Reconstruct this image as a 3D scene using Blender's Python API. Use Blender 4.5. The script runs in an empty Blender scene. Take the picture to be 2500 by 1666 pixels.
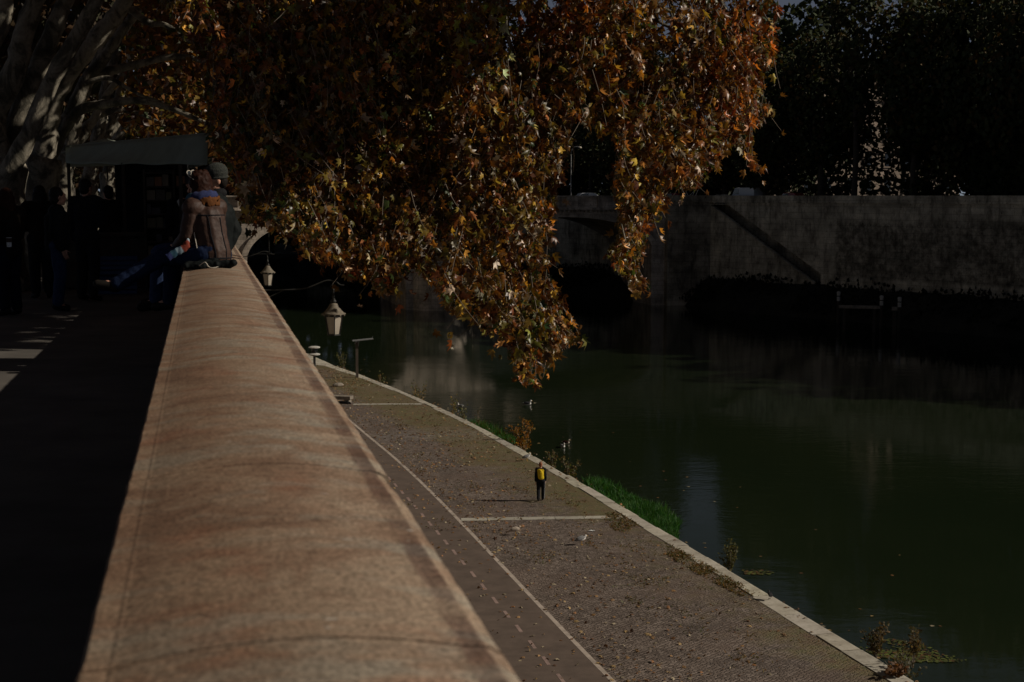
import bpy, bmesh, math, random
import numpy as np
from mathutils import Vector, Matrix
random.seed(7); RNG = np.random.default_rng(7)
SC = bpy.context.scene
COL = SC.collection
R = math.radians

# ------------------------------------------------------------------ camera frame (photo is 2500 x 1666)
F = 2500*50/36; CX, CY = 1250.0, 833.0
EYE = 13.35
PITCH = math.atan((833-478.1)/F)
FWD = Vector((0, math.cos(PITCH), -math.sin(PITCH))); UP = Vector((0, math.sin(PITCH), math.cos(PITCH)))
CAMP = Vector((0, 0, EYE))
def ray(px, py): return FWD + Vector(((px-CX)/F, 0, 0)) + UP*((CY-py)/F)
def un(px, py, z=0.0):
    d = ray(px, py); return CAMP + d*((z-EYE)/d.z)
def at(px, py, Y):
    d = ray(px, py); return CAMP + d*(Y/d.y)
def proj(P):
    P = np.asarray(P, float).reshape(-1, 3); q = P-np.array(CAMP)
    dz = q@np.array(FWD); return np.stack([CX+F*q[:, 0]/dz, CY-F*(q@np.array(UP))/dz], 1)
WA = R(12.22); DS = Vector((-math.sin(WA), math.cos(WA), 0)); DN = Vector((math.cos(WA), math.sin(WA), 0))
def W(s, n, z=0.0): return DS*s + DN*n + Vector((0, 0, z))
STREET, PAR, QUAY, WAT = 11.8, 12.70, 0.0, -1.5
def nwall(s): return 0.40 - (0.001*(s-50)**2 if s > 50 else 0)

# ------------------------------------------------------------------ objects
def tag(o, label=None, cat=None, group=None, kind=None):
    if label: o['label'] = label
    if cat: o['category'] = cat
    if group: o['group'] = group
    if kind: o['kind'] = kind
    return o
def thing(name, label, cat, loc=(0, 0, 0), rz=0.0, group=None):
    o = bpy.data.objects.new(name, None); COL.objects.link(o)
    o.empty_display_size = .2
    o.location = loc; o.rotation_euler = (0, 0, rz)
    return tag(o, label, cat, group)
def pmat(o): return Matrix.Translation(o.location) @ Matrix.Rotation(o.rotation_euler.z, 4, 'Z')
def attach(o, parent, world=False):
    o.parent = parent
    if world: o.matrix_parent_inverse = pmat(parent).inverted()
def copy_tree(o, parent=None):
    c = o.copy(); COL.objects.link(c)
    if parent: c.parent = parent; c.matrix_parent_inverse = o.matrix_parent_inverse.copy()
    for ch in list(o.children): copy_tree(ch, c)
    return c
class MB:
    def __init__(s): s.v = []; s.f = []; s.c = []; s.col = None
    def add(s, vs, fs, col=None):
        b = len(s.v); s.v += [tuple(x) for x in vs]; s.f += [tuple(i+b for i in q) for q in fs]
        s.c += [col or (1, 1, 1)]*len(vs); return b
    def box(s, c, d, rz=0, ax=None, col=None):
        c = Vector(c); hx, hy, hz = d[0]/2, d[1]/2, d[2]/2
        m = Matrix.Rotation(rz, 3, 'Z') if ax is None else ax
        vs = [c+m@Vector((x*hx, y*hy, z*hz)) for x in (-1, 1) for y in (-1, 1) for z in (-1, 1)]
        s.add(vs, [(0, 1, 3, 2), (4, 6, 7, 5), (0, 4, 5, 1), (2, 3, 7, 6), (0, 2, 6, 4), (1, 5, 7, 3)], col)
    def bar(s, a, b, w, h=None, col=None):
        a = Vector(a); b = Vector(b); d = b-a; L = d.length; x = d/L
        u = Vector((0, 0, 1)) if abs(x.z) < .95 else Vector((0, 1, 0))
        y = u.cross(x).normalized(); z = x.cross(y)
        s.box((a+b)/2, (L, w, h or w), ax=Matrix((x, y, z)).transposed(), col=col)
    def tube(s, pts, rad, n=8, cap=True, col=None, squash=None):
        pts = [Vector(p) for p in pts]
        if not hasattr(rad, '__len__'): rad = [rad]*len(pts)
        b = len(s.v); N = len(pts); ref = None
        for i, p in enumerate(pts):
            t = (pts[min(i+1, N-1)]-pts[max(i-1, 0)]).normalized()
            if ref is None:
                ref = Vector((1, 0, 0)) if abs(t.x) < .8 else Vector((0, 1, 0))
            x = (ref - t*ref.dot(t)).normalized(); ref = x; y = t.cross(x)
            for k in range(n):
                a = 2*math.pi*k/n; s.v.append(tuple(p+x*(rad[i]*math.cos(a))+y*(rad[i]*math.sin(a)))); s.c.append(col or (1, 1, 1))
        for i in range(N-1):
            for k in range(n):
                k2 = (k+1) % n; s.f.append((b+i*n+k, b+i*n+k2, b+(i+1)*n+k2, b+(i+1)*n+k))
        if cap:
            s.f.append(tuple(b+k for k in reversed(range(n)))); s.f.append(tuple(b+(N-1)*n+k for k in range(n)))
    def lathe(s, prof, c=(0, 0, 0), n=16, col=None):
        c = Vector(c); vs = []; fs = []
        for r, z in prof:
            for k in range(n):
                a = 2*math.pi*(k+.5)/n; vs.append(c+Vector((r*math.cos(a), r*math.sin(a), z)))
        for i in range(len(prof)-1):
            for k in range(n):
                k2 = (k+1) % n; fs.append((i*n+k, i*n+k2, (i+1)*n+k2, (i+1)*n+k))
        fs.append(tuple(reversed(range(n)))); fs.append(tuple((len(prof)-1)*n+k for k in range(n)))
        s.add(vs, fs, col)
    def prism(s, poly, axis_o, ax, ay, ext, col=None):
        # polygon in (ax, ay) plane from axis_o, extruded by vector ext
        o = Vector(axis_o); ax = Vector(ax); ay = Vector(ay); ext = Vector(ext); n = len(poly)
        vs = [o+ax*p[0]+ay*p[1] for p in poly]+[o+ax*p[0]+ay*p[1]+ext for p in poly]
        fs = [tuple(reversed(range(n))), tuple(range(n, 2*n))]+[(i, (i+1) % n, n+(i+1) % n, n+i) for i in range(n)]
        s.add(vs, fs, col)
    def build(s, name, mat, parent=None, world=False, smooth=False, fixn=True, bev=0):
        me = bpy.data.meshes.new(name); me.from_pydata(s.v, [], s.f)
        at_ = me.color_attributes.new('col', 'FLOAT_COLOR', 'POINT')
        c = np.ones((len(s.v), 4), np.float32); c[:, :3] = np.array(s.c, np.float32).reshape(-1, 3); at_.data.foreach_set('color', c.ravel())
        if fixn:
            bm = bmesh.new(); bm.from_mesh(me); bmesh.ops.recalc_face_normals(bm, faces=bm.faces)
            bm.to_mesh(me); bm.free()
        if smooth: me.polygons.foreach_set('use_smooth', [True]*len(me.polygons))
        me.materials.append(mat); me.update()
        o = bpy.data.objects.new(name, me); COL.objects.link(o)
        if parent: attach(o, parent, world)
        if bev:
            m = o.modifiers.new('edge', 'BEVEL'); m.width = bev; m.segments = 2; m.limit_method = 'ANGLE'
        return o

def bake(o):
    dg = bpy.context.evaluated_depsgraph_get(); dg.update()
    me = bpy.data.meshes.new_from_object(o.evaluated_get(dg)); old = o.data
    o.modifiers.clear(); o.data = me; me.name = o.name; bpy.data.meshes.remove(old)
    return o
def capsule(mb, a, b, r0, r1, n=12):
    a = Vector(a); b = Vector(b); d = b-a; L = d.length
    t = d/L if L > 1e-6 else Vector((0, 0, 1))
    pts = []; rad = []
    for k in range(5):
        q = (k-4)/4*math.pi/2*.97; pts.append(a+t*(r0*math.sin(q))); rad.append(r0*math.cos(q))
    for k in range(5):
        q = k/4*math.pi/2*.97; pts.append(b+t*(r1*math.sin(q)+1e-4)); rad.append(r1*math.cos(q))
    mb.tube(pts, rad, n)
def ellip(mb, c, r, rot=None, n=16, m=10):
    c = Vector(c); rot = rot or Matrix.Identity(3); vs = []; fs = []
    for i in range(m+1):
        th = math.pi*(i/m*.996+.002)
        for k in range(n):
            a = 2*math.pi*k/n
            vs.append(c+rot@Vector((r[0]*math.sin(th)*math.cos(a), r[1]*math.sin(th)*math.sin(a), r[2]*math.cos(th))))
    for i in range(m):
        for k in range(n):
            k2 = (k+1) % n; fs.append((i*n+k, (i+1)*n+k, (i+1)*n+k2, i*n+k2))
    fs.append(tuple(range(n))); fs.append(tuple(m*n+k for k in reversed(range(n))))
    mb.add(vs, fs)
def blob(name, mb, mat, parent, voxel=.012, smooth=6, wrinkle=0, wscale=.12):
    o = mb.build(name, mat, parent)
    m = o.modifiers.new('r', 'REMESH'); m.mode = 'VOXEL'; m.voxel_size = voxel; m.use_smooth_shade = True
    m = o.modifiers.new('s', 'SMOOTH'); m.factor = .5; m.iterations = smooth
    if wrinkle:
        t = bpy.data.textures.new('wr', 'CLOUDS'); t.noise_scale = wscale; t.noise_depth = 2
        d = o.modifiers.new('d', 'DISPLACE'); d.texture = t; d.strength = wrinkle; d.mid_level = .5; d.texture_coords = 'LOCAL'
    bake(o)
    return o

# ------------------------------------------------------------------ materials
def newmat(name):
    m = bpy.data.materials.new(name); m.use_nodes = True
    nt = m.node_tree; b = nt.nodes['Principled BSDF']; return m, nt, b
class NT:
    def __init__(s, nt): s.t = nt; s._obj = None
    def n(s, typ, **k):
        nd = s.t.nodes.new(typ)
        for a, v in k.items(): setattr(nd, a, v)
        return nd
    def link(s, a, b): s.t.links.new(a, b)
    def obj(s):
        if not s._obj: s._obj = s.n('ShaderNodeTexCoord').outputs['Object']
        return s._obj
    def mapping(s, scale=(1, 1, 1), rot=(0, 0, 0), loc=(0, 0, 0)):
        m = s.n('ShaderNodeMapping'); m.inputs['Scale'].default_value = scale; m.inputs['Rotation'].default_value = rot; m.inputs['Location'].default_value = loc
        s.link(s.obj(), m.inputs['Vector']); return m.outputs[0]
    def noise(s, scale, detail=4, vec=None, rough=.6, dist=0):
        n = s.n('ShaderNodeTexNoise'); n.inputs['Scale'].default_value = scale; n.inputs['Detail'].default_value = detail
        n.inputs['Roughness'].default_value = rough; n.inputs['Distortion'].default_value = dist
        s.link(vec if vec is not None else s.obj(), n.inputs['Vector']); return n.outputs['Fac']
    def ramp(s, fac, stops):
        r = s.n('ShaderNodeValToRGB'); e = r.color_ramp.elements
        while len(e) < len(stops): e.new(.5)
        for i, (p, c) in enumerate(stops):
            e[i].position = p; e[i].color = (c[0], c[1], c[2], 1) if hasattr(c, '__len__') else (c, c, c, 1)
        s.link(fac, r.inputs[0]); return r.outputs[0]
    def mix(s, a, b, fac, mode='MIX'):
        m = s.n('ShaderNodeMix', data_type='RGBA', blend_type=mode)
        for v, i in ((fac, 0), (a, 6), (b, 7)):
            if hasattr(v, 'is_linked'): s.link(v, m.inputs[i])
            else: m.inputs[i].default_value = (v[0], v[1], v[2], 1) if hasattr(v, '__len__') else v
        return m.outputs[2]
    def math(s, op, a, b=0.0):
        m = s.n('ShaderNodeMath', operation=op)
        for v, i in ((a, 0), (b, 1)):
            if hasattr(v, 'is_linked'): s.link(v, m.inputs[i])
            else: m.inputs[i].default_value = v
        return m.outputs[0]
    def bump(s, h, strength, dist, bsdf, prev=None):
        b = s.n('ShaderNodeBump'); b.inputs['Strength'].default_value = strength; b.inputs['Distance'].default_value = dist
        s.link(h, b.inputs['Height'])
        if prev is not None: s.link(prev, b.inputs['Normal'])
        s.link(b.outputs[0], bsdf.inputs['Normal']); return b.outputs[0]
    def attr(s, name='col'):
        a = s.n('ShaderNodeAttribute'); a.attribute_name = name; return a
def simple(name, c, rough=.7, var=.25, scale=12, bump=0, bdist=.01, metal=0, spec=.3, useattr=False):
    m, nt, b = newmat(name); t = NT(nt)
    f = t.noise(scale, 5)
    lo = tuple(x*(1-var) for x in c); hi = tuple(min(1, x*(1+var)) for x in c)
    col = t.ramp(f, [(.3, lo), (.7, hi)])
    if useattr: col = t.mix(col, t.attr().outputs['Color'], 1.0, 'MULTIPLY')
    t.link(col, b.inputs['Base Color']); b.inputs['Roughness'].default_value = rough; b.inputs['Metallic'].default_value = metal
    b.inputs['Specular IOR Level'].default_value = spec
    if bump: t.bump(t.noise(scale*3, 5), bump, bdist, b)
    return m
M = {}
def mats():
    # coping (local x across the wall, y along it)
    m, nt, b = newmat('coping_stone'); t = NT(nt); M['coping'] = m
    big = t.noise(1.5, 6, t.mapping((1.5, 2.0, 1)), .66, .9)
    c = t.ramp(big, [(.30, (.20, .128, .090)), (.46, (.285, .193, .138)), (.58, (.355, .268, .198)), (.72, (.285, .180, .128))])
    strk = t.noise(4.0, 6, t.mapping((1.0, 3.2, 1)), .68, .5)
    c = t.mix(c, t.ramp(strk, [(.32, (.74, .70, .68)), (.64, (1.10, 1.10, 1.09))]), .45, 'MULTIPLY')
    red = t.noise(2.2, 3, t.mapping((1.5, 1.8, 1), loc=(3, 1, 0)))
    c = t.mix(c, (.30, .125, .075), t.math('MULTIPLY', t.ramp(red, [(.54, 0), (.70, 1)]), .42))
    gry = t.noise(3.1, 4, t.mapping((1.2, 2.6, 1), loc=(7, 4, 0)))
    c = t.mix(c, (.33, .305, .255), t.math('MULTIPLY', t.ramp(gry, [(.50, 0), (.64, 1)]), .65))
    c = t.mix(c, (.90, .905, .885), 1, 'MULTIPLY'); gr = t.noise(120, 3); c = t.mix(c, t.ramp(gr, [(.38, .48), (.5, .97), (.62, 1.42)]), .75, 'MULTIPLY')
    gr2 = t.noise(45, 4, t.mapping((1, 1.6, 1))); c = t.mix(c, t.ramp(gr2, [(.40, .78), (.60, 1.18)]), .7, 'MULTIPLY')
    sx = t.n('ShaderNodeSeparateXYZ'); t.link(t.obj(), sx.inputs[0])
    edge = t.math('ADD', sx.outputs[0], t.math('MULTIPLY', t.math('SUBTRACT', t.noise(9, 3), .5), .018))
    band = t.math('MULTIPLY', t.ramp(edge, [(.349, 0), (.353, 1)]), t.ramp(t.noise(2.2, 3, t.mapping((.3, 2, 1))), [(.36, .25), (.52, 1)]))
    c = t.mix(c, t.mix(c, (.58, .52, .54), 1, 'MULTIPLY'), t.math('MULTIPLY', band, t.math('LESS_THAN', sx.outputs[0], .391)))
    wh = t.noise(14, 2, t.mapping((1, 2.2, 1), loc=(2, 0, 0)))
    c = t.mix(c, (.50, .48, .44), t.ramp(wh, [(.735, 0), (.765, .8)]))
    dk = t.noise(9, 2, t.mapping((.7, 2.5, 1), loc=(5, 0, 0)))
    c = t.mix(c, (.07, .055, .045), t.ramp(dk, [(.73, 0), (.78, .6)]))
    t.link(c, b.inputs['Base Color']); b.inputs['Roughness'].default_value = .9; b.inputs['Specular IOR Level'].default_value = .15
    c = t.mix(c, t.mix(c, (.78, .70, .64), 1, 'MULTIPLY'), t.ramp(sx.outputs[0], [(-.0, 1), (.30, 0)]))  # browner weathering toward the street side, also standing in for dome shading
    t.link(c, b.inputs['Base Color']); h = t.mix(gr, gr2, .5); t.bump(h, .4, .004, b)
    # stone walls
    def wall(name, base, dirt, lowband=False, bw=1.9, bh=.75, joint=.3):
        m, nt, b = newmat(name); t = NT(nt)
        sx = t.n('ShaderNodeSeparateXYZ'); t.link(t.obj(), sx.inputs[0])
        cb = t.n('ShaderNodeCombineXYZ'); t.link(sx.outputs[0], cb.inputs[0]); t.link(sx.outputs[2], cb.inputs[1])
        br = t.n('ShaderNodeTexBrick'); br.inputs['Scale'].default_value = 1; br.inputs['Brick Width'].default_value = bw; br.inputs['Row Height'].default_value = bh
        br.inputs['Mortar Size'].default_value = .035; br.inputs['Mortar Smooth'].default_value = .3
        br.inputs['Color1'].default_value = (1, 1, 1, 1); br.inputs['Color2'].default_value = (.78, .76, .74, 1); br.inputs['Mortar'].default_value = (joint, joint, joint, 1)
        t.link(cb.outputs[0], br.inputs['Vector'])
        c = t.mix(base, tuple(x*.62 for x in base), t.ramp(t.noise(.35, 6), [(.4, 0), (.65, 1)]))
        if lowband:   # darker tufa facing with pale plinth on one stretch of the wall
            xx = t.math('ADD', sx.outputs[0], t.math('MULTIPLY', t.math('SUBTRACT', t.noise(1.2, 5), .5), 2.0))
            xm = t.ramp(t.math('ADD', t.math('MULTIPLY', t.math('SUBTRACT', xx, lowband[0]), .5), .5), [(.35, 0), (.65, 1)])
            zz = t.math('ADD', sx.outputs[2], t.math('MULTIPLY', t.noise(.8, 4), .6))
            zm = t.math('MULTIPLY', t.ramp(t.math('SUBTRACT', zz, lowband[1]), [(.0, 0), (.35, 1)]), t.ramp(t.math('SUBTRACT', lowband[2], zz), [(.0, 0), (.95, 1)]))
            pit = t.ramp(t.noise(1.1, 6, rough=.7), [(.40, .30), (.62, .85)])
            c = t.mix(c, t.mix(c, pit, 1, 'MULTIPLY'), t.math('MULTIPLY', xm, zm))
        c = t.mix(c, br.outputs['Color'], .48, 'MULTIPLY')
        st = t.noise(.9, 7, t.mapping((1.1, 1.1, .32)), .74)
        c = t.mix(c, dirt, t.ramp(st, [(.48, 0), (.66, .8)]))
        c = t.mix(c, t.ramp(t.noise(.22, 6, t.mapping((1, 1, 1.6)), .7), [(.36, .55), (.62, 1.35)]), 1, 'MULTIPLY'); sp = t.noise(2.6, 5, t.mapping((1, 1, .7), loc=(9, 2, 1)), .75); c = t.mix(c, tuple(x*.6 for x in dirt), t.ramp(sp, [(.60, 0), (.68, .9)]))
        t.link(c, b.inputs['Base Color']); b.inputs['Roughness'].default_value = .92; b.inputs['Specular IOR Level'].default_value = .1
        hh = t.mix(br.outputs['Color'], t.noise(4, 6), .4); t.bump(hh, .5, .06, b)
        return m
    M['wall'] = wall('embankment_stone', (.25, .22, .18), (.06, .055, .045))
    M['farwall'] = wall('river_wall_stone', (.60, .54, .42), (.06, .05, .038), (FW_SPLIT, 3.6, 11.2), joint=.25)
    M['abut'] = wall('abutment_stone', (.36, .315, .245), (.05, .042, .032), joint=.25)
    M['bridge'] = wall('bridge_stone', (.56, .48, .40), (.14, .12, .10), bw=1.5, bh=.6)
    M['building'] = wall('pale_plaster', (.48, .39, .32), (.25, .19, .15), bw=30, bh=4)
    # cobbles: small square setts, moss and dust masks from the surface attribute
    m, nt, b = newmat('cobbles'); t = NT(nt); M['cobble'] = m
    vec = t.mapping((1, 1, 1), rot=(0, 0, R(40)))
    v = t.n('ShaderNodeTexVoronoi', feature='DISTANCE_TO_EDGE'); v.inputs['Scale'].default_value = 7.5; v.inputs['Randomness'].default_value = .45; t.link(vec, v.inputs['Vector'])
    v2 = t.n('ShaderNodeTexVoronoi'); v2.inputs['Scale'].default_value = 7.5; v2.inputs['Randomness'].default_value = .45; t.link(vec, v2.inputs['Vector'])
    stone = t.ramp(v2.outputs['Color'], [(.1, (.100, .080, .066)), (.5, (.158, .129, .110)), (.9, (.225, .190, .165))])
    stone = t.mix(stone, t.ramp(t.noise(.5, 6, rough=.7), [(.35, (.72, .68, .66)), (.65, (1.2, 1.15, 1.12))]), 1, 'MULTIPLY')
    jf = t.ramp(v.outputs['Distance'], [(.04, 1), (.11, 0)])
    at_ = t.attr(); sep = t.n('ShaderNodeSeparateColor'); t.link(at_.outputs['Color'], sep.inputs[0])
    c = t.mix(stone, (.050, .040, .034), t.math('MULTIPLY', jf, .85))
    mossn = t.noise(1.1, 7, rough=.72)
    mf = t.ramp(t.math('ADD', t.math('MULTIPLY', sep.outputs[0], .62), t.math('SUBTRACT', mossn, .5)), [(.20, 0), (.50, 1)])
    mc = t.ramp(t.noise(1.7, 6), [(.34, (.115, .068, .028)), (.48, (.150, .118, .045)), (.62, (.105, .108, .032)), (.75, (.20, .150, .07))])
    fine = t.noise(14, 4); mf2 = t.math('MULTIPLY', mf, t.ramp(fine, [(.34, .35), (.56, 1)]))
    c = t.mix(c, mc, t.math('MULTIPLY', mf2, .85))
    df = t.math('MULTIPLY', sep.outputs[1], t.ramp(t.noise(2.5, 6), [(.4, .1), (.65, .9)])); c = t.mix(c, (.25, .23, .22), t.math('MULTIPLY', df, .6))
    pd = t.ramp(t.noise(.22, 5, t.mapping(loc=(4, 4, 0)), .65), [(.48, 0), (.66, .5)]); c = t.mix(c, (.15, .105, .082), pd)
    t.link(c, b.inputs['Base Color']); b.inputs['Roughness'].default_value = .8; b.inputs['Specular IOR Level'].default_value = .25
    t.bump(t.math('ADD', t.ramp(v.outputs['Distance'], [(.0, 0), (.16, 1)]), t.math('MULTIPLY', fine, .35)), .8, .025, b)
    M['lane'] = simple('lane_asphalt', (.108, .080, .064), .9, .22, 1.4, .4, .01)
    M['paint'] = simple('worn_line_paint', (.38, .32, .27), .8, .30, 2.5)
    M['paint2'] = simple('faded_dash_paint', (.27, .19, .165), .8, .30, 3)
    m, nt, b = newmat('kerb_travertine'); t = NT(nt); M['kerb'] = m
    c = t.ramp(t.noise(1.6, 7, rough=.7), [(.3, (.27, .24, .19)), (.5, (.43, .40, .33)), (.7, (.53, .50, .43))])
    c = t.mix(c, (.07, .055, .04), t.ramp(t.noise(3.2, 6, t.mapping((.8, 1.8, 1), loc=(3, 3, 0)), .75), [(.57, 0), (.68, .85)]))
    c = t.mix(c, t.attr().outputs['Color'], 1, 'MULTIPLY')
    t.link(c, b.inputs['Base Color']); b.inputs['Roughness'].default_value = .9; t.bump(t.noise(12, 6), .5, .02, b)
    M['asphalt'] = simple('street_asphalt', (.06, .055, .05), .9, .3, 2, .3, .01)
    M['pave'] = simple('street_paving', (.09, .08, .07), .9, .35, 1.5, .3, .01)
    M['earth'] = simple('dark_bank_earth', (.022, .021, .015), .95, .5, .5, .6, .2)
    M['mud'] = simple('bank_mud', (.05, .045, .03), .9, .5, 1.5, .6, .1)
    # water
    m, nt, b = newmat('river_water'); t = NT(nt); M['water'] = m
    c = t.ramp(t.noise(.05, 4, t.mapping((1, .5, 1))), [(.3, (.009, .015, .007)), (.7, (.014, .020, .009))])
    t.link(c, b.inputs['Base Color']); b.inputs['Roughness'].default_value = .03; b.inputs['IOR'].default_value = 1.33; b.inputs['Specular IOR Level'].default_value = .5
    w1 = t.noise(.9, 4, t.mapping((.45, 1.0, 1)), .55); w2 = t.noise(3.2, 4, t.mapping((.5, 1.0, 1)), .6)
    amp = t.ramp(t.noise(.035, 4, t.mapping((.5, 1, 1), loc=(3, 8, 0))), [(.40, .08), (.62, 1)])
    h = t.math('MULTIPLY', t.math('ADD', t.math('MULTIPLY', w1, .6), t.math('MULTIPLY', w2, .25)), amp)
    t.bump(h, 1.0, .030, b)
    # foliage with per-leaf colour
    def leaf(name, trans=.35, gain=1.0, rough=.45):
        m, nt, b = newmat(name); t = NT(nt)
        a = t.attr().outputs['Color']
        c = t.mix(a, t.ramp(t.noise(22, 3), [(.3, .72), (.7, 1.25)]), 1, 'MULTIPLY')
        if gain != 1: c = t.mix(c, (gain, gain, gain), 1, 'MULTIPLY')
        t.link(c, b.inputs['Base Color']); b.inputs['Roughness'].default_value = rough; b.inputs['Specular IOR Level'].default_value = .35
        tr = t.n('ShaderNodeBsdfTranslucent'); t.link(t.mix(c, (1.2, 1.0, .55), 1, 'MULTIPLY'), tr.inputs[0])
        mx = t.n('ShaderNodeMixShader'); mx.inputs[0].default_value = trans
        t.link(b.outputs[0], mx.inputs[1]); t.link(tr.outputs[0], mx.inputs[2]); t.link(mx.outputs[0], nt.nodes['Material Output'].inputs[0])
        return m
    M['leaf'] = leaf('plane_leaf', .30, rough=.36); M['leafdry'] = leaf('fallen_leaf', .1, rough=.7)
    M['fargreen'] = leaf('far_foliage', .2, rough=.8); M['grass'] = leaf('grass_blade', .4, rough=.6)
    # bark
    m, nt, b = newmat('plane_bark'); t = NT(nt); M['bark'] = m
    n1 = t.noise(2.6, 6, t.mapping((1, 1, .6)), .65, 1.0)
    c = t.ramp(n1, [(.34, (.04, .035, .025)), (.46, (.09, .08, .058)), (.53, (.22, .195, .15)), (.64, (.31, .275, .215)), (.74, (.11, .10, .07))])
    c = t.mix(c, t.ramp(t.noise(18, 5), [(.3, .6), (.7, 1.2)]), .8, 'MULTIPLY')
    t.link(c, b.inputs['Base Color']); b.inputs['Roughness'].default_value = .85; t.bump(t.math('ADD', n1, t.math('MULTIPLY', t.noise(14, 5), .4)), .6, .05, b)
    M['twig'] = simple('twig_bark', (.16, .13, .10), .85, .3, 15)
    M['darkwood'] = simple('dark_bark', (.05, .042, .034), .9, .3, 4)
    for k, c, r in (('leather', (.042, .020, .013), .62), ('darkcloth', (.012, .012, .013), .85), ('greycoat', (.008, .010, .010), .7), ('denim', (.022, .036, .085), .85),
                    ('denimdark', (.012, .02, .05), .85), ('skin', (.42, .22, .15), .55), ('hairbrown', (.022, .008, .005), .6), ('hairdark', (.015, .012, .010), .5), ('hairred', (.22, .09, .05), .6),
                    ('fur', (.10, .038, .012), .8), ('yellow', (.62, .44, .02), .7), ('black', (.012, .013, .016), .8), ('shoe', (.014, .012, .010), .6), ('whitecloth', (.6, .62, .62), .8),
                    ('brown', (.012, .009, .007), .8), ('olive', (.014, .014, .011), .8), ('navy', (.007, .009, .017), .8)):
        M[k] = simple(k+'_surface', c, r, .3, 26, .35, .004, spec=.3 if k in ('leather', 'skin') else .08)
    # knitted hat: rows of stitches
    m, nt, b = newmat('grey_knit'); t = NT(nt); M['knit'] = m
    wv = t.n('ShaderNodeTexWave', wave_type='BANDS', bands_direction='Z'); wv.inputs['Scale'].default_value = 26; wv.inputs['Distortion'].default_value = 1.5; t.link(t.obj(), wv.inputs['Vector'])
    vo = t.n('ShaderNodeTexVoronoi'); vo.inputs['Scale'].default_value = 75; t.link(t.obj(), vo.inputs['Vector'])
    k = t.math('MULTIPLY', wv.outputs['Fac'], t.ramp(vo.outputs['Distance'], [(.1, 1), (.6, .35)]))
    t.link(t.ramp(k, [(.1, (.010, .012, .010)), (.8, (.062, .068, .054))]), b.inputs['Base Color']); b.inputs['Roughness'].default_value = .95; t.bump(k, .8, .01, b)
    # scarf: woven colour stripes
    m, nt, b = newmat('striped_scarf'); t = NT(nt); M['scarf'] = m
    f = t.n('ShaderNodeTexWave', wave_type='BANDS', bands_direction='X'); f.inputs['Scale'].default_value = 30; t.link(t.obj(), f.inputs[0])
    t.link(t.mix(t.attr().outputs['Color'], t.ramp(t.noise(60, 3), [(.3, .6), (.7, 1.25)]), 1, 'MULTIPLY'), b.inputs['Base Color']); b.inputs['Roughness'].default_value = .95
    M['iron'] = simple('dark_iron', (.035, .035, .032), .55, .3, 12, .2, .003, .4)
    M['cap'] = simple('weathered_lamp_cap', (.16, .135, .10), .7, .5, 9)
    M['opal'] = simple('opal_lamp_glass', (.40, .35, .28), .35, .12, 5, spec=.5)
    M['steel'] = simple('grey_steel', (.24, .24, .235), .5, .2, 6, metal=.3)
    M['rust'] = simple('rusty_post', (.09, .07, .055), .8, .35, 9)
    M['canvas'] = simple('grey_green_canvas', (.25, .285, .235), .85, .12, 3, .3, .02)
    M['bookwood'] = simple('stall_wood', (.045, .036, .028), .8, .4, 5)
    M['books'] = simple('stall_goods', (.16, .13, .10), .8, .3, 3, useattr=True)
    M['crate'] = simple('blue_crate', (.035, .060, .15), .6, .25, 5)
    M['paleposts'] = simple('pale_post_paint', (.48, .46, .42), .6, .2, 4)
    M['whitepaint'] = simple('white_paint', (.62, .62, .60), .6, .15, 4)
    M['carwhite'] = simple('white_car_paint', (.66, .68, .70), .25, .03, 2, spec=.5)
    M['carred'] = simple('red_car_paint', (.30, .02, .015), .25, .05, 2, spec=.5)
    M['cardark'] = simple('grey_car_paint', (.05, .055, .06), .25, .05, 2, spec=.5)
    M['glassdark'] = simple('dark_glass', (.01, .012, .014), .08, .1, 2, spec=.6)
    M['tyre'] = simple('tyre_rubber', (.012, .012, .012), .9, .2, 8)
    M['gullwhite'] = simple('gull_white', (.62, .60, .57), .8, .1, 14)
    M['gullgrey'] = simple('gull_grey', (.20, .20, .205), .8, .2, 14)
    M['gullbrown'] = simple('gull_mottled', (.40, .34, .28), .8, .4, 22)
    M['beak'] = simple('beak_yellow', (.45, .26, .05), .5, .1, 9)
    M['pigeon'] = simple('pigeon_grey', (.022, .022, .026), .7, .3, 14)
    M['lens'] = simple('sunglass_lens', (.02, .025, .03), .1, .1, 3, spec=.7)
    M['rim'] = simple('pale_frame', (.5, .45, .38), .4, .1, 3)
    M['algae'] = simple('floating_algae', (.075, .090, .014), .9, .5, 3, .6, .03, useattr=True)
    M['stone'] = simple('grey_block_stone', (.22, .19, .155), .9, .4, 2.5, .5, .03)

# ------------------------------------------------------------------ leaves
LEAF = np.array([(0, -.04, 0), (.20, -.14, -.10), (.50, .02, -.30), (.25, .22, -.08), (.46, .60, -.34), (.15, .52, -.04), (.03, 1.0, -.30),
                 (-.18, .48, -.02), (-.50, .55, -.22), (-.26, .22, -.05), (-.48, .08, -.26), (-.18, -.12, -.05), (0, .26, .06)], float)
LEAF_F = [(12, i, (i+1) % 12) for i in range(12)]
QLEAF = np.array([(0, 0, 0), (.42, .35, -.1), (.2, .62, -.04), (0, 1, -.05), (-.25, .66, -.04), (-.40, .30, -.1)], float)
QLEAF_F = [(0, 1, 2, 3), (0, 3, 4, 5)]
TUFT = np.array([(-.5, -.2, 0), (.1, -.5, .08), (.55, .1, 0), (.05, .5, -.08)], float)
TUFT_F = [(0, 1, 2, 3)]
BLADE = np.array([(-.5, 0, 0), (.5, 0, 0), (.32, .55, .05), (0, 1, .22), (-.32, .55, .05)], float); BLADE_F = [(0, 1, 2, 4), (4, 2, 3)]
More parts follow.
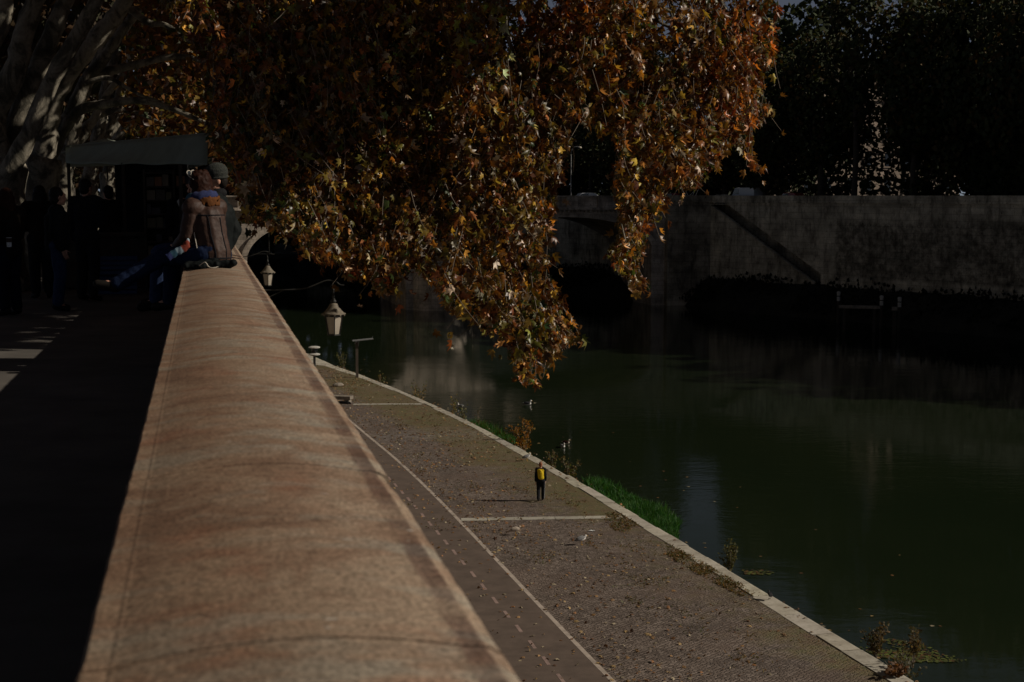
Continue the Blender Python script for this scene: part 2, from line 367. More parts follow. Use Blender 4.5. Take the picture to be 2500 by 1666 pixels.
def scatter(name, P, size, tip, nrm, col, mat, tpl=LEAF, tf=LEAF_F, parent=None, world=True, sx=None):
    P = np.asarray(P, float); N = len(P)
    y = tip/np.linalg.norm(tip, axis=1, keepdims=True)
    z = nrm-(nrm*y).sum(1, keepdims=True)*y; z /= np.linalg.norm(z, axis=1, keepdims=True)+1e-9
    x = np.cross(y, z)
    size = np.broadcast_to(np.asarray(size, float), (N,)); wx = size if sx is None else np.broadcast_to(np.asarray(sx, float), (N,))
    V = P[:, None]+(tpl[None, :, 0:1]*wx[:, None, None])*x[:, None]+size[:, None, None]*(tpl[None, :, 1:2]*y[:, None]+tpl[None, :, 2:3]*z[:, None])
    K = len(tpl); V = V.reshape(-1, 3)
    lens = np.array([len(f) for f in tf]); flat = np.concatenate([np.array(f) for f in tf])
    loops = (flat[None]+(np.arange(N)*K)[:, None]).ravel()
    tot = np.tile(lens, N); start = np.concatenate([[0], np.cumsum(tot)[:-1]])
    me = bpy.data.meshes.new(name); me.vertices.add(len(V)); me.vertices.foreach_set('co', V.ravel().astype(np.float32))
    me.loops.add(len(loops)); me.loops.foreach_set('vertex_index', loops.astype(np.int32))
    me.polygons.add(len(tot)); me.polygons.foreach_set('loop_start', start.astype(np.int32)); me.polygons.foreach_set('loop_total', tot.astype(np.int32))
    me.update(calc_edges=True); me.validate()
    a = me.color_attributes.new('col', 'FLOAT_COLOR', 'POINT')
    c = np.ones((len(V), 4), np.float32); c[:, :3] = np.repeat(col, K, 0); a.data.foreach_set('color', c.ravel())
    me.materials.append(mat)
    o = bpy.data.objects.new(name, me); COL.objects.link(o)
    if parent: attach(o, parent, world)
    return o
def inpoly(q, poly):
    poly = np.asarray(poly, float); x, y = q[:, 0], q[:, 1]; r = np.zeros(len(q), bool); j = len(poly)-1
    for i in range(len(poly)):
        xi, yi = poly[i]; xj, yj = poly[j]
        r ^= ((yi > y) != (yj > y)) & (x < (xj-xi)*(y-yi)/(yj-yi+1e-12)+xi); j = i
    return r
def rvec(n): v = RNG.normal(size=(n, 3)); return v/np.linalg.norm(v, axis=1, keepdims=True)
PAL = np.array([(.27, .112, .020), (.36, .175, .030), (.33, .22, .038), (.20, .155, .032), (.12, .115, .026), (.055, .085, .022), (.13, .045, .016), (.21, .08, .03), (.42, .34, .24), (.36, .20, .08), (.46, .40, .30)])
def leafcol(n, w):
    w = np.array(w, float); w /= w.sum(); i = RNG.choice(len(PAL), n, p=w); return PAL[i]*RNG.uniform(.65, 1.25, (n, 1))*RNG.uniform(.92, 1.08, (n, 3))
def vnoise(P, sc, seed=0):
    # cheap smooth 3-D noise from a sum of sines
    r = np.random.default_rng(seed); out = np.zeros(len(P))
    for _ in range(7):
        k = r.normal(size=3)*sc; out += np.sin(P@k+r.uniform(0, 6.28))
    return out/7*1.9
# ------------------------------------------------------------------ far wall frame
FA = un(1791, 687, 2.0); FB = un(2495, 738, 2.0); FE = (FB-FA).normalized(); FNRM = Vector((-FE.y, FE.x, 0)); FRZ = math.atan2(FE.y, FE.x)
def FWp(t, y, z): return Vector((FA.x, FA.y, 0))+FE*t+FNRM*y+Vector((0, 0, z))
def on_wall(px, py):
    d = ray(px, py); n = FNRM; k = (Vector((FA.x, FA.y, 0))-CAMP).dot(n)/d.dot(n); p = CAMP+d*k
    return (p-Vector((FA.x, FA.y, 0))).dot(FE), p.z
FW_SPLIT = on_wall(2040, 600)[0]
mats()

# ------------------------------------------------------------------ sun, sky, camera
foot = un(1320, 1224); tip = un(1158, 1222); sh = foot-tip; SEL = math.atan2(1.76, sh.length)
SUN = Vector((sh.x, sh.y, 0)).normalized()*math.cos(SEL)+Vector((0, 0, math.sin(SEL)))
ld = bpy.data.lights.new('sun', 'SUN'); ld.energy = 5.0; ld.angle = R(.53); ld.color = (1.0, .90, .76)
lo = bpy.data.objects.new('sun', ld); COL.objects.link(lo); lo.rotation_euler = SUN.to_track_quat('Z', 'Y').to_euler(); lo.location = (60, 0, 60)
wd = bpy.data.worlds.new('World'); SC.world = wd; wd.use_nodes = True; nt = wd.node_tree
sky = nt.nodes.new('ShaderNodeTexSky'); sky.sky_type = 'NISHITA'; sky.sun_disc = False; sky.sun_elevation = SEL
sky.sun_rotation = math.atan2(SUN.x, SUN.y); sky.altitude = 3500; sky.air_density = .32; sky.dust_density = .4
hs = nt.nodes.new('ShaderNodeHueSaturation'); hs.inputs['Saturation'].default_value = .52
nt.links.new(sky.outputs[0], hs.inputs['Color']); nt.links.new(hs.outputs[0], nt.nodes['Background'].inputs[0]); nt.nodes['Background'].inputs[1].default_value = .05
cd = bpy.data.cameras.new('camera'); cam = bpy.data.objects.new('camera', cd); COL.objects.link(cam); SC.camera = cam
cd.lens = 50; cd.sensor_width = 36; cd.clip_start = .1; cd.clip_end = 6000
cam.location = CAMP; cam.rotation_euler = (R(90)-PITCH, 0, 0)
cd.dof.use_dof = True; cd.dof.focus_distance = 27; cd.dof.aperture_fstop = 6.5
SC.view_settings.view_transform = 'Standard'; SC.view_settings.look = 'None'; SC.view_settings.gamma = 1; SC.view_settings.exposure = -.55

# ------------------------------------------------------------------ ground, street, water
m = MB()
ss = list(range(-40, 221, 10))
edge = [W(s, nwall(s)-.25, STREET) for s in ss]
left = [W(s, -7.0 if s < 60 else nwall(s)-7.3, STREET) for s in ss]
for i in range(len(ss)-1): m.add([edge[i], edge[i+1], left[i+1], left[i]], [(0, 1, 2, 3)])
for i in range(len(ss)-1): m.add([left[i], left[i+1], left[i+1]-Vector((0, 0, .14)), left[i]-Vector((0, 0, .14))], [(0, 1, 2, 3)])
tag(m.build('pavement', M['pave']), kind='structure')
m = MB()
l2 = [p-Vector((0, 0, .14)) for p in left]; far = [Vector((-420, W(s, 0).y, STREET-.14)) for s in ss]; far[0] = Vector((-420, -400, STREET-.14)); far[-1] = Vector((-420, 2500, STREET-.14))
for i in range(len(ss)-1): m.add([l2[i], l2[i+1], far[i+1], far[i]], [(0, 1, 2, 3)])
tag(m.build('road', M['asphalt']), kind='structure')
m = MB(); a, b_ = FWp(-130, .4, 12.25), FWp(160, .4, 12.25)
m.add([a, b_, Vector((2500, -300, 12.25)), Vector((2500, 2500, 12.25)), Vector((-600, 2500, 12.25)), Vector((-600, 330, 12.25))], [(0, 1, 2, 3, 4, 5)])
tag(m.build('ground', M['earth']), kind='structure')
m = MB(); m.add([(-900, -400, WAT), (900, -400, WAT), (900, 900, WAT), (-900, 900, WAT)], [(0, 1, 2, 3)])
tag(m.build('river_water', M['water']), kind='structure')

# ------------------------------------------------------------------ parapet (own straight stretch, curving left far down)
par = thing('parapet', 'long weathered travertine parapet the couple sits on, running down the street edge', 'wall', (0, 0, 0), WA)
m = MB()
def sn_(P): return P.dot(DS)
def prof():
    p = [(-.182, -.20), (-.182, -.014), (-.174, -.002), (-.140, 0), (-.134, .0015)]
    for k in range(13):
        x = -.128+.473*k/12; p.append((x, .002+.025*(1-((x-.1085)/.2365)**2)))
    return p+[(.354, .0012), (.364, -.001), (.388, -.003), (.394, -.005), (.415, -.016), (.421, -.024), (.422, -.05), (.421, -.20)]
SJ = sn_(un(900, 1592, PAR)); PR = prof(); rr = random.Random(3)
s0 = -3.0
while s0 < 150:
    L = rr.uniform(1.9, 2.4)
    if s0 < 3.33 < s0+L: L = 3.33-s0
    if s0 < SJ-.3 < s0+L: L = SJ-s0
    s1 = s0+L; dx = rr.uniform(-.002, .002)+(-.004 if s0 < 3.2 else 0); dz = rr.uniform(-.001, .001)
    step = .06 if s0 < 16 else .5; n_ = max(2, int(L/step)); rows = []
    for k in range(n_+1):
        gp = .0045 if abs(s0+L-SJ) < .01 or abs(s0-SJ) < .01 else .0015; s = s0+gp+(L-2*gp)*k/n_; off = nwall(s)-.40; row = []
        for (x, z) in PR:
            ex = 0; ez = 0
            if x > .38 or x < -.17:
                q = math.sin(s*37+x*9)*.4+math.sin(s*91+2)*.3+math.sin(s*17.3)*.3; ex = .0018*q*(1 if x > 0 else -1); ez = .001*q
                if x > .38 and 3.12 < s < 3.33: ex -= .010*(1-(3.33-s)/.21)
            row.append((x+dx+off+ex, s, PAR+z+dz+ez))
        rows.append(row)
    b = len(m.v); w = len(PR)
    m.v += [p for r_ in rows for p in r_]; m.c += [(1, 1, 1)]*(w*len(rows))
    for k in range(n_):
        for j in range(w-1): m.f.append((b+k*w+j, b+k*w+j+1, b+(k+1)*w+j+1, b+(k+1)*w+j))
    m.f.append(tuple(b+j for j in range(w))); m.f.append(tuple(b+n_*w+j for j in reversed(range(w))))
    s0 = s1
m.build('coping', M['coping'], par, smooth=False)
m = MB(); sl = list(range(-30, 50, 8))+list(range(50, 221, 10))
for i in range(len(sl)-1):
    a, c = sl[i], sl[i+1]
    vs = [(x+nwall(s)-.40, s, z) for s in (a, c) for x, z in ((-.145, STREET-.6), (-.145, PAR-.20), (.38, PAR-.20), (.38, STREET-.6))]
    m.add(vs, [(0, 1, 5, 4), (1, 2, 6, 5), (2, 3, 7, 6)])
m.build('wall_body', M['wall'], par)
emb = thing('embankment_wall', 'high stone embankment wall below the parapet, standing on the cobbled quay', 'wall', (0, 0, 0), WA)
m = MB()
for i in range(len(sl)-1):
    vs = [(x+nwall(s)-.40, s, z) for s in (sl[i], sl[i+1]) for x, z in ((-.3, STREET-.61), (.45, STREET-.61), (1.6, -2.5), (-1.5, -2.5))]
    m.add(vs, [(0, 1, 5, 4), (1, 2, 6, 5), (2, 3, 7, 6)])
m.build('wall_face', M['wall'], emb)

# ------------------------------------------------------------------ quay, kerb, lane
KO = [(783, 883), (866.6, 910), (953, 943), (1036, 980), (1095.7, 1008), (1188, 1050), (1315, 1120.5), (1401, 1166), (1487, 1218), (1601.7, 1290), (1800, 1407), (1928, 1481.5), (2058.8, 1564.8), (2183.8, 1631.7), (2237, 1666)]
KI = [(789, 892), (875.5, 922), (953, 951.7), (1084, 1011), (1176, 1053), (1294.7, 1122), (1378, 1172), (1481, 1238), (1601.7, 1312), (1800, 1436), (1862.5, 1472.5), (1975.5, 1544), (2157, 1657)]
def path(pts): return [un(x, y, 0) for x, y in pts]
def sn(P): return P.dot(DS), P.dot(DN)
def curve_of(pts):
    a = np.array([sn(p) for p in path(pts)]); s, n = a[:, 0], a[:, 1]
    i = np.argsort(s); c = np.polyfit(s[i], n[i], 3); return s[i], n[i], c
_s, _n, KC = curve_of(KO); _s2, _n2, KC2 = curve_of(KI)
def kout(s):
    if s > 112: return np.polyval(KC, 112)-.15*(s-112)-.0004*(s-112)**2
    if s < 34: return np.polyval(KC, 34)+.05*(34-s)
    return float(np.polyval(KC, s))
def kin(s):
    if s > 112: return kout(s)-1.3
    if s < 34: return kout(s)-(np.polyval(KC, 34)-np.polyval(KC2, 34))
    return float(np.polyval(KC2, s))
_ls, _ln, LC = curve_of([(914, 1080), (986.8, 1135), (1076, 1230), (1120.6, 1275), (1228, 1384), (1368, 1527), (1493, 1666)])
def lane(s):
    if s > 76: return np.polyval(LC, 76)-.08*(s-76)
    if s < 36: return np.polyval(LC, 36)
    return float(np.polyval(LC, s))
m = MB(); SS = np.arange(-30, 205, .5); WN = 42
for s in SS:
    a, b = nwall(s)+1.0, kin(s)
    for k in range(WN+1):
        q = k/WN; n = a+(b-a)*q; P = W(s, n, 0)
        d = b-n; wob = math.sin(s*.31)*.6+math.sin(s*.13+1)*.8
        moss = max(0, 1-d/(4.6+2.4*wob*(.5+.5*math.sin(s*.05)))) if d >= 0 else 1
        if 40 < s < 56: moss *= .55
        if 68 < s < 104: moss = min(1, moss*1.35+.38*max(0, 1-d/9))
        if n < lane(s)+1.0: moss = max(moss, .45*max(0, 1-abs(n-lane(s)-.4)/.7)*(.5+.5*math.sin(s*.9)))
        dust = max(0, 1-abs(s-78)/3.0)*(1 if d < 6 else .3)+.35*max(0, 1-abs(s-38)/4)*max(0, 1-d/5)
        m.v.append(tuple(P)); m.c.append((min(1, moss), min(1, dust), 0))
for i in range(len(SS)-1):
    for k in range(WN): m.f.append((i*(WN+1)+k, i*(WN+1)+k+1, (i+1)*(WN+1)+k+1, (i+1)*(WN+1)+k))
tag(m.build('quay_path', M['cobble']), kind='structure')
kr = random.Random(5); m = MB(); s = -25.0
while s < 195:
    L = kr.uniform(1.3, 2.2); a, c = s+.02, s+L-.02; g = kr.uniform(.78, 1.1); col = (g, g*kr.uniform(.97, 1.0), g*kr.uniform(.93, 1.0)); dz = kr.uniform(-.004, .004); j = kr.uniform(-.05, .05); ji = kr.uniform(-.08, .08)
    if 57 < s < 70: j += kr.uniform(-.12, .08)
    vs = []
    for q in (a, (a+c)/2, c):
        for n, z in ((kin(q)+ji, -.3), (kin(q)+ji, .014), (kout(q)+j-.04, .018), (kout(q)+j, .005), (kout(q)+j, -2.2)): vs.append(W(q, n, z+(dz if z > -.2 else 0)))
    m.add(vs, [(i*5+k, i*5+k+1, (i+1)*5+k+1, (i+1)*5+k) for i in range(2) for k in range(4)]+[(0, 1, 2, 3, 4), (10, 11, 12, 13, 14)], col)
    s += L
tag(m.build('kerb_stones', M['kerb']), kind='structure')
def ribbon(f0, f1, s0, s1, z, step=1.0):
    m = MB(); n_ = max(2, int((s1-s0)/step))
    for k in range(n_+1):
        s = s0+(s1-s0)*k/n_; m.v += [tuple(W(s, f0(s), z)), tuple(W(s, f1(s), z))]; m.c += [(1, 1, 1)]*2
    for k in range(n_): m.f.append((2*k, 2*k+1, 2*k+3, 2*k+2))
    return m
tag(ribbon(lambda s: lane(s)-2.5, lambda s: lane(s)-.03, -30, 150, .004).build('cycle_lane', M['lane']), kind='structure')
tag(ribbon(lambda s: lane(s)-.06, lambda s: lane(s)+.09, -30, 150, .008).build('lane_line', M['paint']), kind='structure')
dash = [(1107.5, 1349), (1131, 1373.5), (1156, 1403), (1181, 1433), (1209, 1466), (1237.5, 1500.5), (1266.6, 1535.6), (1298.7, 1574.3), (1332, 1613.5), (1369, 1657)]
da = np.array([sn(un(x, y)) for x, y in dash]); dc = np.polyfit(da[:, 0], da[:, 1], 1); ds = np.sort(da[:, 0]); gap = np.median(np.diff(ds)); m = MB()
for k in range(-22, 45):
    s = ds[0]+gap*k if k > 9 or k < 0 else ds[k]; n = np.polyval(dc, s) if s < 52 else lane(s)-(lane(52)-np.polyval(dc, 52))
    L = gap*.48; m.add([W(s-L/2, n-.055, .008), W(s-L/2, n+.055, .008), W(s+L/2, n+.055, .008), W(s+L/2, n-.055, .008)], [(0, 1, 2, 3)])
tag(m.build('lane_dashes', M['paint2']), kind='structure')
def strip(pa, pb, w, name):
    a, b = un(*pa), un(*pb); d = (b-a); L = d.length; d.normalize(); y = Vector((-d.y, d.x, 0)); m = MB(); t = 0; r = random.Random(9)
    while t < L:
        l = r.uniform(.75, 1.5); l = min(l, L-t); g = r.uniform(.75, 1.02); j = r.uniform(-.03, .03)
        if l > .2: m.add([a+d*(t+.012)+y*(-w/2+j)+Vector((0, 0, .012)), a+d*(t+l-.012)+y*(-w/2+j)+Vector((0, 0, .012)), a+d*(t+l-.012)+y*(w/2+j)+Vector((0, 0, .012)), a+d*(t+.012)+y*(w/2+j)+Vector((0, 0, .012))], [(0, 1, 2, 3)], (g, g, g))
        t += l
    tag(m.build(name, M['kerb']), kind='structure')
strip((1125, 1269), (1521, 1263), .52, 'stone_strip'); strip((862, 987.5), (1030, 987), .55, 'stone_strip')
# low mud ledge outside the kerb
m = MB(); nr = random.Random(2); rows = []
for s in np.arange(30, 150, .5):
    w = .5+.7*max(0, math.sin(s*.21+.4))+.5*max(0, math.sin(s*.47))+.3*nr.random(); k = kout(s)
    rows.append([W(s, k-.05, -.75), W(s, k+w*.5, -.95+.15*nr.random()), W(s, k+w, -1.25+.1*nr.random()), W(s, k+w+.9, -1.75)])
m.v = [tuple(p) for r_ in rows for p in r_]; m.c = [(1, 1, 1)]*len(m.v)
m.f = [(i*4+k, i*4+k+1, (i+1)*4+k+1, (i+1)*4+k) for i in range(len(rows)-1) for k in range(3)]
tag(m.build('river_bank', M['mud'], smooth=True), kind='structure')

# ------------------------------------------------------------------ far bank wall with its stair
fw = thing('river_wall', 'tall pale river wall along the far bank with a diagonal stair slot', 'wall', (FA.x, FA.y, 0), FRZ)
TOP = 12.55
tA, zA = on_wall(1712, 484); tB, zB = on_wall(2003, 703)
def zl(t):
    q = (t-tA)/(tB-tA); st = [(0, 0), (.5, .5), (1, 1)]
    for (a, x), (b, y) in zip(st[:-1], st[1:]):
        if q <= b: return zA+(zB-zA)*(x+(y-x)*(q-a)/(b-a))
    return zB
m = MB()
def q4(a, b, c, d): m.add([a, b, c, d], [(0, 1, 2, 3)])
ts = [-130, tA-.2]+list(np.linspace(tA, tB, 30))+[tB+.3, 160]
for a, b in zip(ts[:-1], ts[1:]):
    if a < tA-.1 or b > tB+.1:
        q4((a, 0, -2), (b, 0, -2), (b, 0, TOP), (a, 0, TOP))
    else:
        la, lb = zl(a), zl(b); ua, ub = min(TOP+1, la+1.75), min(TOP+1, lb+1.75); D = 2.6
        q4((a, 0, -2), (b, 0, -2), (b, 0, lb), (a, 0, la)); q4((a, .35, -2), (b, .35, -2), (b, .35, lb), (a, .35, la)); q4((a, 0, la), (b, 0, lb), (b, .35, lb), (a, .35, la))
        q4((a, D, -2), (b, D, -2), (b, D, ub), (a, D, ua))
        q4((a, .35, la-1.1), (b, .35, lb-1.1), (b, D, lb-1.1), (a, D, la-1.1))
        if ub < TOP: q4((a, 0, ua), (b, 0, ub), (b, 0, TOP), (a, 0, TOP)); q4((a, 0, ua), (b, 0, ub), (b, D, ub), (a, D, ua))
m.build('wall_face', M['farwall'], fw)
m = MB(); tg = tA+1.2
for a, b in ((-130, tA-1.4), (tg+.8, 160)):
    m.box(((a+b)/2, .2, 12.96), (b-a, .7, .80)); m.box(((a+b)/2, .08, 12.50), (b-a, .5, .14))
m.box(((tg+.8+160)/2, .1, 12.2), (160-tg-.8, .3, .10))
m.build('parapet', M['farwall'], fw)
m = MB()   # stepped flight inside the slot
n_ = 44
for k in range(n_):
    t = tA+(tB-tA)*(k+.5)/n_; m.box((t, 1.47, zl(t)-1.05), ((tB-tA)/n_*.98, 2.2, .17))
m.build('stair_flight', M['wall'], fw)
m = MB()  # sloping coping slabs of the stair parapet
for a, b in zip(np.linspace(tA, tB, 13)[:-1], np.linspace(tA, tB, 13)[1:]): m.bar((a, .1, zl(a)+.06), (b, .1, zl(b)+.06), .5, .12)
m.build('stair_coping', M['farwall'], fw)
# dark slope at its foot
m = MB(); rows = []; nr = random.Random(8)
for t in np.arange(-130, 160, 2.0):
    w = 3.0+1.2*math.sin(t*.2)+nr.uniform(-.5, .5)
    rows.append([FWp(t, .3, 2.3+nr.uniform(-.3, .3)), FWp(t, -.6-nr.random(), 2.0+nr.uniform(-.4, .3)), FWp(t, -w, .2+nr.uniform(-.3, .3)), FWp(t, -w-1.6, -1.9)])
m.v = [tuple(p) for r_ in rows for p in r_]; m.c = [(1, 1, 1)]*len(m.v)
m.f = [(i*4+k, i*4+k+1, (i+1)*4+k+1, (i+1)*4+k) for i in range(len(rows)-1) for k in range(3)]
tag(m.build('far_bank', M['earth']), kind='structure')

# ------------------------------------------------------------------ bridge
BA = math.atan2(15, 64); BO = Vector((0, 188.3, 0))
br = thing('stone_bridge', 'pale stone arch bridge crossing the river behind the hanging leaves', 'bridge', BO, BA)
ARCH = [(-59.5, -39, 5.2, 5.2), (-34.5, -14.2, 5.2, 5.2), (-4.4, 19.4, 6.2, 4.3)]
def intr(x):
    for a, b, sp, ri in ARCH:
        if a < x < b: c = (a+b)/2; h = (b-a)/2; return sp+ri*math.sqrt(max(0, 1-((x-c)/h)**2))
    return None
xs = sorted(set([-75, 27]+[v for a, b, _, _ in ARCH for v in (a, b)]+[a+(b-a)*(.5-.5*math.cos(math.pi*k/28)) for a, b, _, _ in ARCH for k in range(1, 28)]))
m = MB(); DEP = 24; BT = 11.35
for a, b in zip(xs[:-1], xs[1:]):
    mid = intr((a+b)/2)
    za, zb = -3, -3
    if mid is not None:
        za, zb = intr(a), intr(b)
        for A in ARCH:
            if abs(a-A[0]) < 1e-6: za = A[2]
            if abs(b-A[1]) < 1e-6: zb = A[2]
    q4((a, 0, za), (b, 0, zb), (b, 0, BT), (a, 0, BT)); q4((a, DEP, za), (b, DEP, zb), (b, DEP, BT), (a, DEP, BT)); q4((a, 0, BT), (b, 0, BT), (b, DEP, BT), (a, DEP, BT))
    if mid is not None: q4((a, 0, za), (b, 0, zb), (b, DEP, zb), (a, DEP, za))
for a, b, sp, ri in ARCH:
    q4((a, 0, -3), (a, DEP, -3), (a, DEP, sp), (a, 0, sp)); q4((b, 0, -3), (b, DEP, -3), (b, DEP, sp), (b, 0, sp))
m.build('arch_body', M['bridge'], br)
for a, b, sp, ri in ARCH:
    m = MB(); c = (a+b)/2; h = (b-a)/2; N = 36; pts = []
    for k in range(N+1):
        t = math.pi*k/N; x0, z0 = c-h*math.cos(t), sp+ri*math.sin(t); x1, z1 = c-(h+.75)*math.cos(t), sp+(ri+.75)*math.sin(t); pts.append((x0, z0, x1, z1))
    for (x0, z0, x1, z1), (u0, w0, u1, w1) in zip(pts[:-1], pts[1:]):
        y = -.28; q4((x0, y, z0), (u0, y, w0), (u1, y, w1), (x1, y, z1)); q4((x1, y, z1), (u1, y, w1), (u1, 0, w1), (x1, 0, z1)); q4((x0, y, z0), (u0, y, w0), (u0, 0, w0), (x0, 0, z0))
    m.build('arch_ring', M['bridge'], br)
m = MB(); m.box((-24, -.25, 11.62), (102, 1.1, .26)); m.box((-24, -.1, 11.40), (102, .6, .14)); m.box((-24, DEP+.25, 11.62), (102, 1.1, .26)); m.box((-24, DEP/2, 11.55), (102, DEP-1, .2))
for k in range(170): m.box((-74.6+.6*k, -.35, 11.28), (.26, .6, .20))
m.build('cornice', M['bridge'], br)
m = MB()
for yy in (0.1, DEP-.1):
    m.box((-24, yy, 13.27), (102, .62, .18)); m.box((-24, yy, 11.80), (102, .6, .1))
    for k in range(24): m.box((-73.5+4.3*k, yy, 12.515), (1.5, .58, 1.33))
    m.box((-24, yy+.22*(1 if yy < 1 else -1), 12.515), (101.8, .12, 1.31))
m.build('parapet', M['bridge'], br)
for x, k in ((-36.75, 1), (-9.3, 2.05)):
    m = MB(); m.lathe([(2.0*k, -3), (2.0*k, 4.6), (2.0*k+.25, 4.7), (2.0*k+.25, 5.1), (1.6*k, 5.6), (.3, 6.3)], (x, 1.4*(k-1)-.3, 0), 36); m.build('cutwater', M['bridge'], br)
m = MB(); m.box((24.5, -.6, 5.2), (6.5, 1.2, 14.6)); m.box((24.5, -.7, 12.95), (6.9, 1.6, .9)); m.build('abutment', M['abut'], br)

# ------------------------------------------------------------------ pale building behind the far trees
bp = at(2118, 440, 236); bu = thing('pale_building', 'sunlit pale pink facade glimpsed through a gap in the dark far trees', 'building', (bp.x, bp.y, 12.25), R(14))
m = MB(); m.box((0, 6, 11), (34, 12, 22)); m.build('wall', M['building'], bu)
m = MB(); m.box((0, 5.9, 22.3), (35.4, 13.6, .6)); m.build('roof', M['bookwood'], bu)
for f in range(5):
    for k in range(9):
        x = -14.4+3.6*k; z = 1.7+4.2*f
        o = MB(); o.box((x, -.06, z+1.1), (1.7, .14, 2.6)); wf = o.build('window', M['building'], bu)
        o = MB(); o.box((x, -.10, z+1.1), (1.15, .12, 2.1)); o.build('pane', M['glassdark'], wf)
m = MB()
for f in range(5): m.box((0, -.1, 4.1+4.2*f), (34.2, .25, .3))
m.build('string_course', M['building'], bu)
# ------------------------------------------------------------------ street trees: trunks, limbs, leaves
K_ = 1.0625
def ov(l): return [(x*K_, y*K_) for x, y in l]
POLY_A = ov([(330, -60), (400, 60), (470, 130), (480, 260), (480, 330), (500, 350), (540, 400), (555, 450), (560, 495), (610, 500), (640, 520), (670, 535), (700, 580), (740, 612), (790, 605), (800, 650), (850, 640), (870, 680),
   (905, 690), (910, 640), (960, 625), (1000, 660), (1030, 715), (1055, 735), (1100, 735), (1130, 770), (1170, 800), (1190, 850), (1205, 885), (1245, 895), (1250, 870), (1225, 845), (1270, 825), (1300, 795), (1345, 800),
   (1355, 770), (1320, 750), (1300, 700), (1290, 670), (1260, 640), (1275, 600), (1240, 590), (1270, 540), (1280, 480), (1270, 440), (1310, 410), (1290, 380), (1315, 340), (1310, 290), (1340, 280), (1380, 320), (1400, 300),
   (1420, 330), (1420, 420), (1400, 450), (1430, 480), (1420, 540), (1390, 570), (1400, 600), (1430, 640), (1455, 640), (1470, 600), (1480, 560), (1470, 530), (1500, 505), (1535, 470), (1520, 440), (1540, 430), (1590, 440),
   (1610, 420), (1620, 390), (1650, 395), (1670, 350), (1690, 330), (1720, 370), (1740, 345), (1720, 310), (1750, 290), (1780, 250), (1755, 210), (1740, 170), (1790, 150), (1780, 100), (1800, 90), (1780, 50), (1800, 20), (1790, -60)])
SPRIGS = [ov(p) for p in ([(1445, 640), (1475, 640), (1492, 680), (1480, 698), (1452, 680)], [(1718, 375), (1740, 372), (1758, 398), (1735, 408)], [(1002, 770), (1020, 755), (1045, 785), (1035, 812), (1005, 815)], [(1302, 618), (1325, 622), (1322, 648), (1305, 640)])]
def depth_a(px): return 20.6+np.clip((px-540)/1260, 0, 1)*4.6
TREES = []
def street_tree(label, s, n, grp='plane trees along the street'):
    p = W(s, n, STREET); t = thing('plane_tree', label, 'tree', p, 0, grp); return t
T0 = street_tree('near plane tree whose orange and yellow branches hang far out over the water', 24.5, -3.2)
T1 = street_tree('thick pale plane tree just left of the canvas awning with sunlit limb', 29, -3.2)
T2 = street_tree('second plane tree behind the awning, mottled pale trunk', 37, -3.2)
T3 = street_tree('slimmer plane tree beyond the awning in the trunk row', 46, -3.2)
T4 = street_tree('plane tree with arching limb above the awning', 57, -3.3)
def P3(l, Y): return [at(x, y, Y+(dy[0] if dy else 0)) for x, y, *dy in l]
def smoothline(pts, k=4, jit=.0):
    pts = [Vector(p) for p in pts]; out = []
    for i in range(len(pts)-1):
        p0 = pts[max(i-1, 0)]; p1 = pts[i]; p2 = pts[i+1]; p3 = pts[min(i+2, len(pts)-1)]
        for j in range(k):
            t = j/k; out.append(.5*((2*p1)+(p2-p0)*t+(2*p0-5*p1+4*p2-p3)*t*t+(-p0+3*p1-3*p2+p3)*t**3))
    out.append(pts[-1]); return out
def limb(mb, pts, r0, r1, n=10, k=4, ph=0):
    L = smoothline(pts, k); N = len(L); rad = []
    for i in range(N):
        q = i/(N-1); rad.append((r0+(r1-r0)*q)*(1+.07*math.sin(i*1.9+ph)+.05*math.sin(i*3.1+ph*2)))
    mb.tube(L, rad, n)
    return L
def trunk_to(s, n, top): b = W(s, n, STREET-.1); return [b, b+(top-b)*.35+Vector((-.12, 0, .1)), b+(top-b)*.7+Vector((-.05, 0, 0)), top]
# tree 0 (trunk at the left edge)
m = MB(); Y = 23.7
limb(m, trunk_to(24.5, -3.2, at(12, 395, Y)), .46, .36)
limb(m, P3([(14, 410), (-20, 300), (38, 170), (56, 90), (90, -10), (120, -90)], Y), .24, .13, ph=1)
limb(m, P3([(10, 420), (42, 300), (92, 170), (128, 82), (160, 0), (200, -80)], Y+.4), .21, .12, ph=2)
limb(m, P3([(14, 430), (70, 330), (130, 190), (205, 60), (245, -20), (300, -120)], Y-.3), .17, .10, ph=3)
limb(m, P3([(-10, 350), (-60, 200), (0, 60), (20, -60)], Y-1.2), .2, .13, ph=5)
